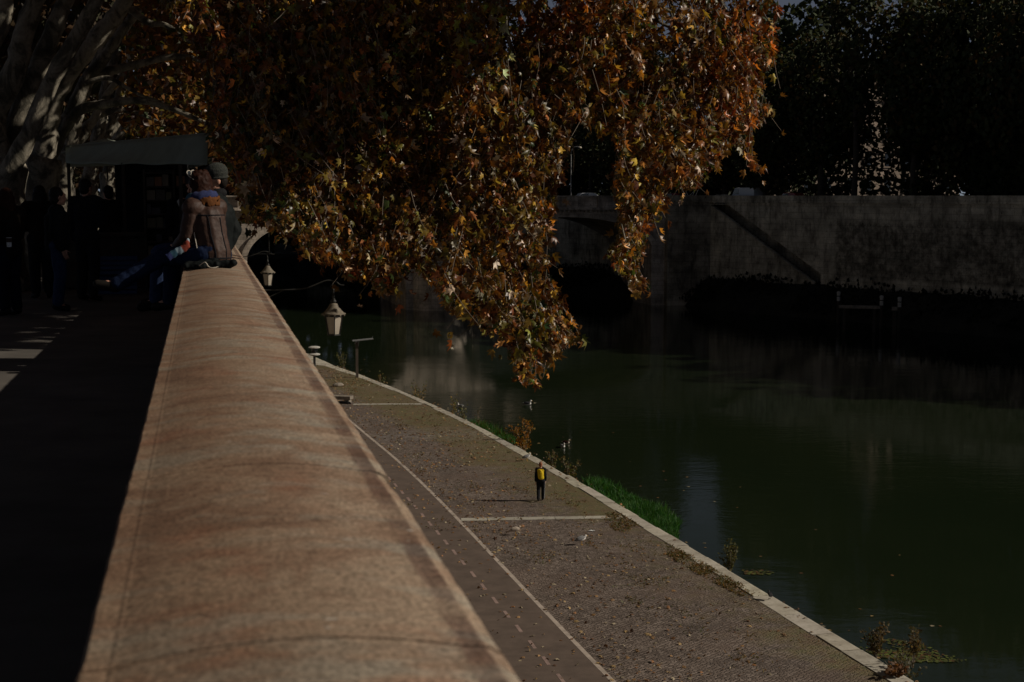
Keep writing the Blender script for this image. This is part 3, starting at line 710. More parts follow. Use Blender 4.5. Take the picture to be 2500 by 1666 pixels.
# limbs that carry the hanging crown, passing just above the picture
hub = at(245, -20, Y-.3); LIMB0 = [(480, -190), (800, -240), (1150, -230), (1500, -150), (1760, -60)]; LY = lambda x_: float(depth_a(x_))+.2
def on_limb(x_): xs_ = [p_[0] for p_ in LIMB0]; return at(x_, float(np.interp(x_, xs_, [p_[1] for p_ in LIMB0])), LY(x_))
limb(m, [hub]+[at(x_, y_, LY(x_)) for x_, y_ in LIMB0], .13, .04, ph=4)
HANG0 = [[(560, -130), (600, 60), (640, 220), (700, 380), (760, 500)], [(700, -150), (740, 40), (790, 200), (830, 360), (900, 500), (930, 640)], [(900, -140), (900, 60), (950, 160), (960, 200), (980, 320), (1010, 480)], [(490, -120), (520, 40), (560, 200), (600, 360), (640, 470)],
         [(1150, -230), (1120, -20), (1160, 150), (1180, 330), (1170, 520), (1230, 700), (1285, 850)], [(1300, -190), (1330, 0), (1360, 170), (1330, 330), (1340, 480), (1310, 640), (1325, 740)],
         [(1500, -150), (1480, 0), (1500, 160), (1535, 300), (1500, 440), (1520, 560), (1545, 650)], [(1600, -110), (1640, 20), (1650, 110), (1640, 220), (1680, 320), (1670, 400)],
         [(1700, -80), (1780, 40), (1820, 170), (1815, 260)], [(1000, -240), (1020, 0), (990, 180), (1050, 330), (1040, 500), (1110, 650)], [(1560, -130), (1600, 30), (1620, 60), (1700, 100), (1750, 200)],
         [(1640, -100), (1600, 0), (1640, 40), (1560, 120), (1540, 210)], [(1240, -200), (1235, 60), (1290, 200), (1390, 330), (1400, 420)]]
for i, h in enumerate(HANG0):
    Yh = float(depth_a(h[len(h)//2][0]))+RNG.uniform(-.8, 1.2); limb(m, [on_limb(h[0][0])]+P3(h[1:], Yh), .045, .007, 6, 4, i)
m.build('trunk', M['bark'], T0, world=True, smooth=True)
# tree 1
m = MB(); Y = 27.7
limb(m, trunk_to(29, -3.2, at(106, 385, Y)), .44, .36)
limb(m, P3([(104, 400), (112, 330), (128, 245), (172, 168), (236, 92), (278, 45), (310, -10), (340, -90)], Y), .26, .13, ph=1)
limb(m, P3([(300, 20), (318, 24), (366, 57), (405, 62), (470, 105), (540, 130)], Y+.3), .085, .03, 8, ph=2)
limb(m, P3([(112, 400), (145, 330), (178, 268), (212, 195), (250, 148), (285, 95), (340, 20)], Y+.6), .17, .09, ph=3)
limb(m, P3([(150, 330), (190, 272), (250, 256), (300, 248), (350, 247), (420, 266), (500, 300)], Y+.5), .12, .04, ph=4)
limb(m, P3([(190, 240), (215, 185), (283, 170), (357, 152), (450, 138), (560, 175)], Y+.8), .12, .04, ph=5)
limb(m, P3([(205, 205), (262, 190), (305, 212), (352, 236), (400, 250)], Y+.2), .055, .02, 8, ph=6)
hub = at(310, -10, Y)
limb(m, [hub, at(480, -120, 27.6), at(700, -150, 27), at(950, -140, 26)], .12, .05, ph=4)
m.build('trunk', M['bark'], T1, world=True, smooth=True)
m = MB(); Y = 35.5
limb(m, trunk_to(37, -3.2, at(150, 440, Y)), .36, .28)
limb(m, P3([(150, 450), (165, 385), (180, 310), (192, 252), (222, 185), (270, 90), (300, -20)], Y), .24, .12, ph=1)
limb(m, P3([(155, 440), (190, 360), (213, 312), (225, 300), (262, 230), (320, 160)], Y+.4), .16, .07, ph=2)
limb(m, P3([(180, 330), (240, 285), (300, 270), (370, 290), (430, 330)], Y+.6), .09, .03, ph=3)
m.build('trunk', M['bark'], T2, world=True, smooth=True)
m = MB(); Y = 44.3
limb(m, trunk_to(46, -3.2, at(215, 440, Y)), .36, .28)
limb(m, P3([(215, 450), (230, 370), (243, 315), (252, 268), (262, 190), (290, 120), (330, 20)], Y), .24, .12, ph=1)
limb(m, P3([(225, 420), (262, 330), (285, 250), (300, 190), (330, 150)], Y+.4), .16, .07, ph=2)
m.build('trunk', M['bark'], T3, world=True, smooth=True)
m = MB(); Y = 55
limb(m, trunk_to(57, -3.3, at(262, 420, Y)), .40, .30)
limb(m, P3([(262, 430), (283, 345), (328, 297), (372, 294), (411, 327), (450, 380)], Y), .20, .10, ph=1)
limb(m, P3([(264, 430), (270, 350), (290, 270), (300, 200), (330, 120)], Y+.5), .24, .12, ph=2)
m.build('trunk', M['bark'], T4, world=True, smooth=True)

WL = [.18, .18, .16, .12, .06, .05, .14, .12, .05, .07, .05]
OFF6 = np.array([(38, 0), (-38, 0), (0, 45), (0, -45), (27, 30), (-27, 30)], float)
def twigs(N, polys, dfun, spread, seed, per=(7, 13), Lr=(.35, 1.0)):
    r = np.random.default_rng(seed); out = {'P': [], 'tip': [], 'nr': []}; tw = MB(); cnt = 0; tries = 0
    allp = np.concatenate([np.array(p) for p in polys]); lo = allp.min(0); hi = allp.max(0); bb = [(np.array(p).min(0), np.array(p).max(0)) for p in polys]
    while cnt < N and tries < N*12:
        tries += 1
        q = r.uniform(lo, hi); ok = any((p_[0] < q).all() and (p_[1] > q).all() and inpoly(q[None], p)[0] for p, p_ in zip(polys, bb))
        if not ok: continue
        Q6 = q[None]+OFF6; im = np.zeros(6, bool)
        for p in polys: im |= inpoly(Q6, p)
        fr = im.mean()
        if r.random() > .12+.95*fr**1.3: continue
        Yd = float(dfun(q[0]))+r.uniform(-spread, spread)
        P = np.array(at(q[0], q[1], Yd))
        nz = vnoise(P[None], 1.5, 11)[0]
        if r.random() > .60+.85*nz: continue
        if math.hypot((q[0]-1622)/62, (q[1]-45)/85) < 1 and r.random() < .82: continue
        if math.hypot((q[0]-1855)/40, (q[1]-5)/45) < 1 and r.random() < .8: continue
        if ((q[0]-1440)/60)**2+((q[1]-330)/150)**2 < 1 and r.random() < .88: continue
        L = r.uniform(*Lr); d = np.array([r.normal(0, .45), r.normal(0, .45), -1.0]); d /= np.linalg.norm(d); side = np.array([r.normal(), r.normal(), 0])*.18
        pts = [P+d*(L*k/3)+side*((k/3)**2)*L for k in range(4)]
        kk = r.integers(*per); tt = r.uniform(.05, 1.08, kk)
        lp = np.array([P+d*(L*t)+side*(t*t)*L for t in tt])+r.normal(0, .05, (kk, 3))
        tipd = np.stack([r.normal(0, .55, kk), r.normal(0, .55, kk), -r.uniform(.25, 1.1, kk)], 1); tipd /= np.linalg.norm(tipd, axis=1, keepdims=True)
        pc = proj(lp+tipd*.09)
        keep = np.zeros(kk, bool)
        for p in polys: keep |= inpoly(pc, p)
        if keep.mean() > .5: keep |= r.random(kk) < .20
        if not keep.any(): continue
        if keep.mean() > .3:
            tm = min(1, tt[keep].max()); pts = [P+d*(L*tm*k/3)+side*((tm*k/3)**2)*L for k in range(4)]
        if keep.mean() > .3 and (not keep.all() or r.random() < .8): tw.tube(pts, [.006, .005, .004, .003], 4, False)
        out['P'].append(lp[keep]); out['tip'].append(tipd[keep]); out['nr'].append(r.normal(size=(keep.sum(), 3))*np.array([1, 1, .45])); cnt += 1
    return {k: np.concatenate(v) for k, v in out.items()}, tw
def r_lit(n): return RNG.random(n) < .20  # picks leaves whose colour is brightened as if sunlit; the rest are darkened
def crown(name, N, polys, dfun, spread, seed, tree, size, w=WL, tpl=LEAF, tf=LEAF_F, per=(7, 13), dull=1.0, twig=True):
    o, tw = twigs(N, polys, dfun, spread, seed, per); n = len(o['P'])
    c = leafcol(n, w); nz = vnoise(o['P'], 1.1, seed+5)[:, None]; c = c*np.clip(1+.25*nz, .5, 1.5)*dull
    # clumps lean to one colour
    g = vnoise(o['P'], .8, seed+9); c = np.where((g > .55)[:, None], c*np.array([.8, 1.1, .9]), np.where((g < -.55)[:, None], c*np.array([1.15, .85, .8]), c))
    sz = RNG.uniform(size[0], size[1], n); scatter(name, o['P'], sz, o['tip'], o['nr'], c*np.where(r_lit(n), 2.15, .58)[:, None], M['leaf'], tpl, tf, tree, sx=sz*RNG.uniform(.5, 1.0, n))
    if twig and tw.v: tag(tw.build('twigs', M['twig'], tree, world=True, fixn=False), kind='stuff')
    return n
def clip_poly(poly, x0, x1): return poly
R_A = [p for p in POLY_A]
right = [POLY_A]+SPRIGS
def dA(px): return depth_a(np.array(px))
# split the hanging mass between the two nearest trees
def halfpoly(poly, xsplit, keep_right):
    out = []; n = len(poly)
    f = (lambda p: p[0] >= xsplit) if keep_right else (lambda p: p[0] < xsplit)
    for i in range(n):
        a, b = poly[i], poly[(i+1) % n]
        if f(a): out.append(a)
        if f(a) != f(b): t = (xsplit-a[0])/(b[0]-a[0]); out.append((xsplit, a[1]+(b[1]-a[1])*t))
    return out
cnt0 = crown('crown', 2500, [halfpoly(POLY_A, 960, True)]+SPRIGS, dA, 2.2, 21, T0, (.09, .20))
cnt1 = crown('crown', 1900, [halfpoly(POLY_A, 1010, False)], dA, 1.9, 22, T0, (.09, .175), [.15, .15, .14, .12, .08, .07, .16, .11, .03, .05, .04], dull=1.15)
# farther street crowns, small, with shade put into their darker leaf colour
POLY_B = [(290, -40), (1340, -40), (1340, 400), (1200, 560), (800, 560), (700, 600), (645, 545), (600, 530), (585, 470), (545, 440), (508, 330), (430, 325), (380, 330), (330, 340), (300, 330), (285, 250)]
POLY_U = [(195, 420), (250, 415), (330, 440), (335, 462), (200, 462)]
def boxcrown(tree, s0, s1, N, seed, size, polys, w=None, n0=-2.0, n1=7.0, z0=12.4, z1=22, tpl=QLEAF, tf=QLEAF_F):
    r = np.random.default_rng(seed)
    s = r.uniform(s0, s1, N*6); n = r.uniform(n0, n1, N*6); z = r.uniform(z0, z1, N*6)
    P = s[:, None]*np.array(DS)+n[:, None]*np.array(DN); P[:, 2] = z
    q = proj(P); ok = np.zeros(len(P), bool)
    for p in polys: ok |= inpoly(q, p)
    ok &= (vnoise(P, .9, seed) > -.35+r.normal(0, .2, len(P)))
    P = P[ok][:N]; k = len(P)
    tipd = np.stack([r.normal(0, .6, k), r.normal(0, .6, k), -r.uniform(.1, 1, k)], 1)
    c = leafcol(k, w or [.2, .16, .10, .10, .07, .06, .17, .12, .01, .04, .0])
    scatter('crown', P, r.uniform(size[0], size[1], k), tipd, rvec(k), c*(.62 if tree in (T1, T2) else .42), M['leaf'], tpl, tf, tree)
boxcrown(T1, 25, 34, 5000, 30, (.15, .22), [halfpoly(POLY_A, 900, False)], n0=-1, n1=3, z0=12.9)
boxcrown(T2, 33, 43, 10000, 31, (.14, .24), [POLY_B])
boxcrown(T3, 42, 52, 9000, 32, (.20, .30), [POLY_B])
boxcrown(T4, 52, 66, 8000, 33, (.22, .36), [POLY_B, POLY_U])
# canopy leaves above the picture, added to shade the street
hi = {0: [], 1: [], 2: [], 3: [], 4: []}
r = np.random.default_rng(44); Nh = 14000
s = r.uniform(15, 70, Nh); n = r.uniform(-9, 5.5, Nh); z = r.uniform(17.5, 26, Nh); P = s[:, None]*np.array(DS)+n[:, None]*np.array(DN); P[:, 2] = z
q = proj(P); ok = (q[:, 1] < np.where(s < 32, -190, -90)) & ((s > 19) | (n < 2)); P = P[ok]; s = s[ok]
for i, (t, a, b) in enumerate(((T0, 0, 26.5), (T1, 26.5, 33), (T2, 33, 42), (T3, 42, 52), (T4, 52, 90))):
    k = (s >= a) & (s < b); Q = P[k]
    if len(Q): scatter('unseen_shade_crown', Q, r.uniform(.5, .8, len(Q)), rvec(len(Q)), rvec(len(Q)), leafcol(len(Q), WL), M['leaf'], QLEAF, QLEAF_F, t)
s = r.uniform(18, 66, 9000); n = r.uniform(.5, 5.5, 9000); z = r.uniform(15, 22, 9000); P = s[:, None]*np.array(DS)+n[:, None]*np.array(DN); P[:, 2] = z; ok = proj(P)[:, 1] < np.where(s < 32, -170, -80); P = P[ok]; s = s[ok]  # unseen leaf curtain added to keep the sun off the trunks
for i, (t, a, b) in enumerate(((T0, 0, 26.5), (T1, 26.5, 33), (T2, 33, 42), (T3, 42, 52), (T4, 52, 90))):
    k = (s >= a) & (s < b); Q = P[k]
    if len(Q): scatter('unseen_shade_crown', Q, r.uniform(.4, .7, len(Q)), rvec(len(Q)), rvec(len(Q)), leafcol(len(Q), WL), M['leaf'], QLEAF, QLEAF_F, t)
s = r.uniform(12.5, 24, 21000); n = r.uniform(2.0, 9, 21000); z = r.uniform(13.5, 21, 21000); P = s[:, None]*np.array(DS)+n[:, None]*np.array(DN); P[:, 2] = z  # off-picture leaves added along the sun slope to shade the pavement
ok = (proj(P)[:, 1] < -210) & (z > 12.8+.614*n+.9*(s < 13.0)) & (z < 14.9+.614*n); Q = P[ok]
print('curtain', len(Q)); scatter('unseen_shade_crown', Q, r.uniform(.3, .5, len(Q)), rvec(len(Q)), rvec(len(Q)), leafcol(len(Q), WL), M['leaf'], QLEAF, QLEAF_F, T0)
# ------------------------------------------------------------------ generic broad trees (shared meshes, copied)
def crown_points(N, rad, seed, zc):
    r = np.random.default_rng(seed); d = rvec(N*2); d[:, 2] *= 1.0; rr = r.uniform(.25, 1, N*2)**.42
    P = d*rr[:, None]*np.array(rad); P[:, 2] += zc
    lump = vnoise(P, 2.2/rad[0], seed)*.20+vnoise(P, .9/rad[0], seed+3)*.16
    ok = rr < .90+lump; P = P[ok][:N]; nrm = d[ok][:N]
    ok2 = vnoise(P, 4.0/rad[0], seed+7) > -.55; return P[ok2], nrm[ok2]
def base_tree(name, label, rad, zc, N, size, cols, seed, trunk_r=.4, grp=None, loc=(0, 0, 0)):
    t = thing(name, label, 'tree', loc, 0, grp)
    P, nr = crown_points(N, rad, seed, zc); k = len(P); c = np.array(cols); c = c[RNG.integers(0, len(c), k)]*RNG.uniform(.6, 1.35, (k, 1))
    scatter('crown', P, RNG.uniform(size[0], size[1], k), rvec(k), nr+rvec(k)*.7, c, M['fargreen'], QLEAF, QLEAF_F, t, world=False)
    m = MB(); h = zc-rad[2]*.3
    limb(m, [(0, 0, -.3), (.1, .1, h*.4), (-.1, 0, h*.8), (0, .1, h*1.25)], trunk_r, trunk_r*.4)
    for a in range(5):
        an = a*1.26+seed; limb(m, [(0, 0, h*(.6+.06*a)), (math.cos(an)*rad[0]*.35, math.sin(an)*rad[1]*.35, h*.95), (math.cos(an)*rad[0]*.7, math.sin(an)*rad[1]*.7, zc+rad[2]*.1)], trunk_r*.4, .06, 7)
    m.build('trunk', M['darkwood'], t, smooth=True)
    return t
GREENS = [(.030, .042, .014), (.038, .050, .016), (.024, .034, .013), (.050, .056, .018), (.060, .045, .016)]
BROWNS = [(.055, .028, .010), (.04, .025, .01), (.035, .034, .012), (.07, .035, .012), (.028, .020, .010)]
# street trees going on into the dark
gfar = 'dark plane trees at the far end of the street'
spots = []
for s in (70, 83, 97, 112, 128, 146, 166): spots += [(s, nwall(s)-3.7), (s+5, nwall(s)-12.5)]
bt = None
for i, (s, n) in enumerate(spots):
    lab = 'dark autumn plane tree in the row vanishing behind the awning and market people'
    if bt is None: bt = base_tree('plane_tree', lab, (6.2, 6.2, 8), 9.6, 2600, (.45, .8), BROWNS, 51, .38, gfar); o = bt
    else: o = copy_tree(bt)
    o.location = W(s, n, STREET); o.rotation_euler = (0, 0, i*1.7); k = 1+.12*math.sin(i*2.1); o.scale = (k, k, k)
# far bank trees behind the river wall
gfb = 'dark trees on the far bank above the river wall'
names = {}
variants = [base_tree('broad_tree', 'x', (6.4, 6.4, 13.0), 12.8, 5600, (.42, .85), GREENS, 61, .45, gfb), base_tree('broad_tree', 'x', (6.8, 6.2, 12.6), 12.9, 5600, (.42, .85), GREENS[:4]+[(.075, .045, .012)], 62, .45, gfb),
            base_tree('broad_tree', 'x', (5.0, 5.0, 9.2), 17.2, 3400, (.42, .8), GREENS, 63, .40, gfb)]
ft = []
for i, t in enumerate(np.arange(-66, 165, 8.2)):
    p = FWp(t, 6.5+1.5*math.sin(i*2.3), 12.25); px = proj(np.array(p))[0][0]; ft.append((px, p, 1.0+.10*math.sin(i*1.3+.5), i))
used = [False]*3
vis = [f for f in ft if 900 < f[0] < 2700]
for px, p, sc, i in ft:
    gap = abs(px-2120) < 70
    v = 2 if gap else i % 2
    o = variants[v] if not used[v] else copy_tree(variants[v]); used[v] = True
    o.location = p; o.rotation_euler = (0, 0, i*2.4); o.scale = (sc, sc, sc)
    if 1610 < px < 1790: o.scale = (.85, .85, .50)
    elif px > 2260: o.scale = (sc, sc, sc*1.2)
    elif 2030 < px < 2220: o.scale = (sc, sc, 1.10)
    if gap: lab = 'tall high-crowned dark tree with a clear trunk in front of the sunlit facade'
    elif px < 1660: lab = 'dark leafy tree beyond the bridge end, seen behind the hanging orange leaves'
    elif px < 1990: lab = 'dark leafy tree above the upper end of the stair, sunlit at its top'
    elif px > 2300: lab = 'dark leafy tree above the river wall near the right edge of the photo'
    else: lab = 'dark leafy tree above the river wall beside the sunlit facade gap'
    o['label'] = lab
# second row, taller, added to keep the first row in shade
back = None
for i, t in enumerate(np.arange(-70, 150, 9.5)):
    p = FWp(t, 19+2*math.sin(i*1.7), 12.25); px = proj(np.array(p))[0][0]
    if 1540 < px < 1810 or 2040 < px < 2200: continue
    if back is None: back = base_tree('broad_tree', 'tall dark tree added behind the far wall trees to shade them', (6.5, 6.5, 15), 14.6, 2800, (.8, 1.4), GREENS[:3], 65, .5, 'tall shade trees added in the far back row'); o = back
    else: o = copy_tree(back)
    o.location = p; o.rotation_euler = (0, 0, i*1.1)
# far-off wood beyond the bridge
r = np.random.default_rng(71); Nw = 26000; x = r.uniform(-150, 45, Nw); hh = 30+6*np.sin(x*.13)+4*np.sin(x*.37+1); z = 4+r.uniform(0, 1, Nw)*(hh); y = 262+r.uniform(0, 1, Nw)*25-.0*x
P = np.stack([x, y, z], 1); q_ = proj(P)[:, 0]; P = P[~((q_ > 1570) & (q_ < 1740) & (z > 20))]; Nw = len(P); c = np.array(GREENS+BROWNS[:3])[r.integers(0, 8, Nw)]*r.uniform(.5, 1.0, (Nw, 1))
tag(scatter('dark_wood', P, r.uniform(1.4, 2.6, Nw), rvec(Nw), rvec(Nw), c, M['fargreen'], QLEAF, QLEAF_F), kind='stuff', label='dark mass of trees closing the river beyond the bridge', cat='trees')
# leafy filler added behind the far parapet to keep the gaps dark
r = np.random.default_rng(74); Nw = 32000; t = r.uniform(-60, 150, Nw); y = r.uniform(10, 14, Nw)
P = np.array(FA)*np.array([1, 1, 0])+t[:, None]*np.array(FE)+y[:, None]*np.array(FNRM); P[:, 2] = 12.2+r.uniform(0, 1, Nw)**1.1*(12+1.5*np.sin(t*.4)); q = proj(P)[:, 0]
k2_ = r.random(Nw) < .35; sel = k2_ & (q > 2330); P[sel, 2] = 12.2+r.uniform(0, 1, Nw)[sel]*15; k = (np.abs(q-2118) > 40) | (r.random(Nw) < .22) | ((np.abs(q-2122) < 17) & (r.random(Nw) < .8)); P = P[k]; Nw = len(P)
ta, tb = on_wall(2320, 480)[0], on_wall(2620, 480)[0]; t2 = r.uniform(ta, tb, 16000); y2 = r.uniform(3, 8, 16000); P2 = np.array(FA)*np.array([1, 1, 0])+t2[:, None]*np.array(FE)+y2[:, None]*np.array(FNRM); P2[:, 2] = 12.2+r.uniform(0, 1, 16000)*10; P = np.concatenate([P, P2]); Nw = len(P)
tag(scatter('dark_gap_filler', P, r.uniform(.5, 1.0, Nw), rvec(Nw), rvec(Nw), np.array(GREENS[:3])[r.integers(0, 3, Nw)]*.7, M['fargreen'], QLEAF, QLEAF_F), 'added dark undergrowth blacking out the gaps below the trees behind the far wall parapet', 'hedge', kind='stuff')
# scrub on the dark far bank
r = np.random.default_rng(72); Nw = 9000; t = r.uniform(-110, 120, Nw); y = -r.uniform(.2, 4.2, Nw)
P = np.array(FA)*np.array([1, 1, 0])+t[:, None]*np.array(FE)+y[:, None]*np.array(FNRM); P[:, 2] = np.clip(2.2+y*.75, -1.2, 2.4)+r.uniform(-.1, .9, Nw)*(1+.5*np.sin(t*.35))
tag(scatter('bank_scrub', P, r.uniform(.3, .7, Nw), np.stack([r.normal(0, .5, Nw), r.normal(0, .5, Nw), np.ones(Nw)], 1), rvec(Nw), np.array([(.012, .016, .007), (.02, .02, .01), (.012, .011, .007)])[r.integers(0, 3, Nw)], M['fargreen'], QLEAF, QLEAF_F), kind='stuff', label='black scrub along the foot of the far river wall', cat='scrub')

# ------------------------------------------------------------------ weeds, grass, fallen leaves
def plant(name, label, px, py, h, w, N, cols, seed, z=-.9, lsize=(.06, .13), stems=7, lean=.35, leafy=.25, tpl=QLEAF, tf=QLEAF_F):
    p = un(px, py, z); t = thing(name, label, 'weed' if name != 'bush' else 'bush', p); r = np.random.default_rng(seed); m = MB(); LP = []
    for k in range(stems):
        a = r.uniform(0, 6.28); d = np.array([math.cos(a), math.sin(a)])*w*.5*r.uniform(.2, 1); H = h*r.uniform(.6, 1)
        pts = [Vector((d[0]*.1, d[1]*.1, 0)), Vector((d[0]*.5, d[1]*.5, H*.45)), Vector((d[0]*(1+lean*.2), d[1]*(1+lean*.2), H))]
        L = smoothline(pts, 3); m.tube(L, [.012*(1-.7*i/len(L)) for i in range(len(L))], 4, False)
        n_ = N//stems
        for _ in range(n_):
            q = r.uniform(leafy, 1.05); i = min(len(L)-2, int(q*(len(L)-1))); f = q*(len(L)-1)-i; LP.append(np.array(L[i]+(L[i+1]-L[i])*f)+r.normal(0, .05*(w+.3), 3))
    m.build('stems', M['twig'], t, fixn=False)
    LP = np.array(LP); k = len(LP); c = np.array(cols)[r.integers(0, len(cols), k)]*r.uniform(.6, 1.3, (k, 1))
    scatter('leaves', LP, r.uniform(lsize[0], lsize[1], k), np.stack([r.normal(0, .6, k), r.normal(0, .6, k), r.uniform(.1, 1, k)], 1), rvec(k), c, M['grass'], tpl, tf, t, world=False)
    return t
OLV = [(.10, .11, .025), (.14, .12, .03), (.07, .085, .02)]; ORG = [(.33, .14, .02), (.26, .12, .02), (.36, .22, .04), (.15, .10, .03)]; DRY = [(.13, .09, .045), (.10, .075, .035), (.16, .12, .06), (.07, .07, .03)]
plant('bush', 'small green bush on the kerb edge left of the steel post', 838, 902, 1.7, .9, 260, OLV, 1)
plant('weed', 'low yellow weed on the kerb just right of the steel post', 928, 948, 1.1, 1.0, 110, OLV+ORG[:1], 2)
plant('bush', 'spreading yellow green bush over the kerb above the second stone strip', 1026, 992, 1.6, 1.9, 260, OLV+ORG[2:], 3)
plant('weed', 'upright yellow weed on the kerb beside a floating white gull', 1108, 1022, 1.6, .7, 150, OLV+ORG[2:3], 4)
plant('weed', 'short green weed at the start of the narrow grass strip', 1132, 1034, 1.3, 1.0, 150, OLV, 5)
plant('weed', 'single thin brown seed stalk standing in the narrow grass strip', 1168, 1050, 1.5, .3, 40, DRY, 15, stems=3)
plant('bush', 'orange leaved bush growing over the kerb behind the walking man', 1280, 1112, 2.0, 1.6, 420, ORG, 6, lsize=(.08, .17))
plant('weed', 'tall dry grass clump on the kerb right of the walking man', 1352, 1150, 1.2, .8, 160, DRY+OLV, 7, lsize=(.06, .14), tpl=BLADE, tf=BLADE_F)
plant('weed', 'green brown tuft leaning over the kerb above the bright grass', 1392, 1176, 1.1, 1.1, 220, DRY+OLV, 8, lsize=(.06, .16), tpl=BLADE, tf=BLADE_F)
plant('bush', 'rounded olive bush at the waterline below the dark weedy kerb', 1782, 1400, 1.15, .85, 520, [(.10, .105, .04), (.13, .13, .055), (.07, .075, .03)], 9, z=-1.0, stems=16)
plant('weed', 'pale brown feathery weed rising from the green algae', 2138, 1606, 1.1, .8, 420, DRY, 10, z=-1.3, stems=12)
plant('weed', 'tall dry weed with brown heads beside the green algae', 2228, 1630, 1.35, .9, 330, DRY, 11, z=-1.0, stems=9, leafy=.5)
plant('weed', 'low grey green weed clump on the kerb at the bottom edge', 2205, 1668, .8, 1.3, 420, [(.08, .08, .045), (.10, .09, .05)], 12, z=-.5, stems=18)
plant('weed', 'heap of dry brown leaves and stalks lying on the kerb end', 2178, 1648, .22, .9, 240, [(.13, .06, .025), (.10, .05, .02), (.18, .09, .04)], 13, z=.03, lsize=(.08, .16), stems=10, leafy=0)
def grass(name, label, poly, N, h, cols, seed, z=-.85, kind='stuff', cat='grass', wid=.018, lean=.45):
    r = np.random.default_rng(seed); a = np.array(poly); P = []
    while len(P) < N:
        q = r.uniform(a.min(0), a.max(0), (N, 2)); q = q[inpoly(q, poly)]; P += [un(x, y, z) for x, y in q]
    P = np.array(P[:N]); k = N; hh = r.uniform(h[0], h[1], k)*np.clip(1+.5*vnoise(P, 1.2, seed), .4, 1.6)
    c = np.array(cols)[r.integers(0, len(cols), k)]*r.uniform(.55, 1.4, (k, 1))
    return tag(scatter(name, P, hh, np.stack([r.normal(0, lean, k), r.normal(0, lean, k), np.ones(k)], 1), rvec(k), c, M['grass'], BLADE, BLADE_F, sx=np.full(k, wid)*r.uniform(.7, 1.5, k)), label, cat, kind=kind)
GRN = [(.020, .105, .012), (.03, .13, .015), (.016, .075, .010), (.05, .13, .02)]
grass('grass', 'bright green grass bank along the water below the kerb', ov([(1340, 1112), (1385, 1110), (1430, 1130), (1490, 1160), (1560, 1200), (1560, 1222), (1490, 1222), (1440, 1195), (1390, 1165)]), 6500, (.2, .5), GRN, 81, wid=.03)
grass('grass', 'narrow green grass strip on the kerb behind the orange bush', ov([(1060, 975), (1100, 980), (1180, 1010), (1185, 1022), (1130, 1010), (1075, 990)]), 2200, (.2, .5), GRN+[(.10, .11, .02)], 82, wid=.035)
grass('grass', 'green grass tuft at the waterline below the bright grass bank', ov([(1515, 1225), (1550, 1225), (1560, 1245), (1530, 1245)]), 700, (.3, .6), GRN, 83, wid=.03)
WEED = [(.15, .115, .045), (.18, .105, .04), (.10, .105, .035), (.20, .11, .04), (.08, .09, .03)]
wp = [[(1600, 1318), (1640, 1330), (1850, 1450), (1868, 1470), (1830, 1468), (1700, 1400), (1620, 1350)], [(1485, 1250), (1530, 1262), (1600, 1308), (1570, 1312), (1500, 1296), (1475, 1272)], [(1290, 1352), (1345, 1348), (1350, 1362), (1300, 1366)],
      [(1530, 1335), (1570, 1330), (1575, 1342), (1535, 1346)], [(1555, 1412), (1605, 1408), (1602, 1424), (1560, 1422)], [(1660, 1485), (1720, 1490), (1716, 1505), (1670, 1500)], [(1500, 1370), (1545, 1376), (1540, 1384), (1505, 1382)], [(1220, 1180), (1300, 1190), (1290, 1205), (1225, 1200)],
      [(1335, 1205), (1460, 1222), (1450, 1230), (1345, 1218)], [(1700, 1545), (1735, 1545), (1730, 1556), (1700, 1556)], [(1800, 1600), (1850, 1605), (1845, 1618), (1800, 1612)], [(1040, 1265), (1100, 1268), (1110, 1290), (1075, 1290)]]
for i, p in enumerate(wp[:1]): pass
r = np.random.default_rng(90); PW = []
for i, p in enumerate(wp):
    n_ = [3600, 1300, 130, 90, 110, 90, 70, 170, 180, 50, 70, 90][i]; a = np.array(p); c_ = 0
    while c_ < n_:
        q = r.uniform(a.min(0), a.max(0)); 
        if inpoly(q[None], p)[0]:
            P = un(q[0], q[1], .01)
            if vnoise(np.array(P)[None], 1.6, 4)[0] > -.2+r.normal(0, .25): PW.append(P if i < 2 else P+Vector((r.normal(0, .35), r.normal(0, .6), 0)))
            c_ += 1
for _ in range(46):
    s_ = r.uniform(36, 108); n_ = kin(s_)-abs(r.normal(0, 3.2)); g_ = r.uniform(.12, .5)
    for _k in range(int(r.uniform(8, 55))):
        a_ = n_+r.normal(0, g_)
        if lane(s_)+.3 < a_ < kin(s_)+.1: PW.append(W(s_+r.normal(0, g_*2.2), a_, .01))
PW = np.array(PW); k = len(PW)
tag(scatter('ground_weeds', PW, r.uniform(.05, .14, k), np.stack([r.normal(0, 1.0, k), r.normal(0, 1.0, k), np.ones(k)*.45], 1), rvec(k)*np.array([1, 1, .5])+np.array([0, 0, .6]), np.array(WEED)[r.integers(0, 5, k)]*r.uniform(.6, 1.4, (k, 1)), M['grass'], BLADE, BLADE_F, sx=r.uniform(.02, .05, k)), 'brown green weeds sprouting between cobbles along the kerb', 'weeds', kind='stuff')
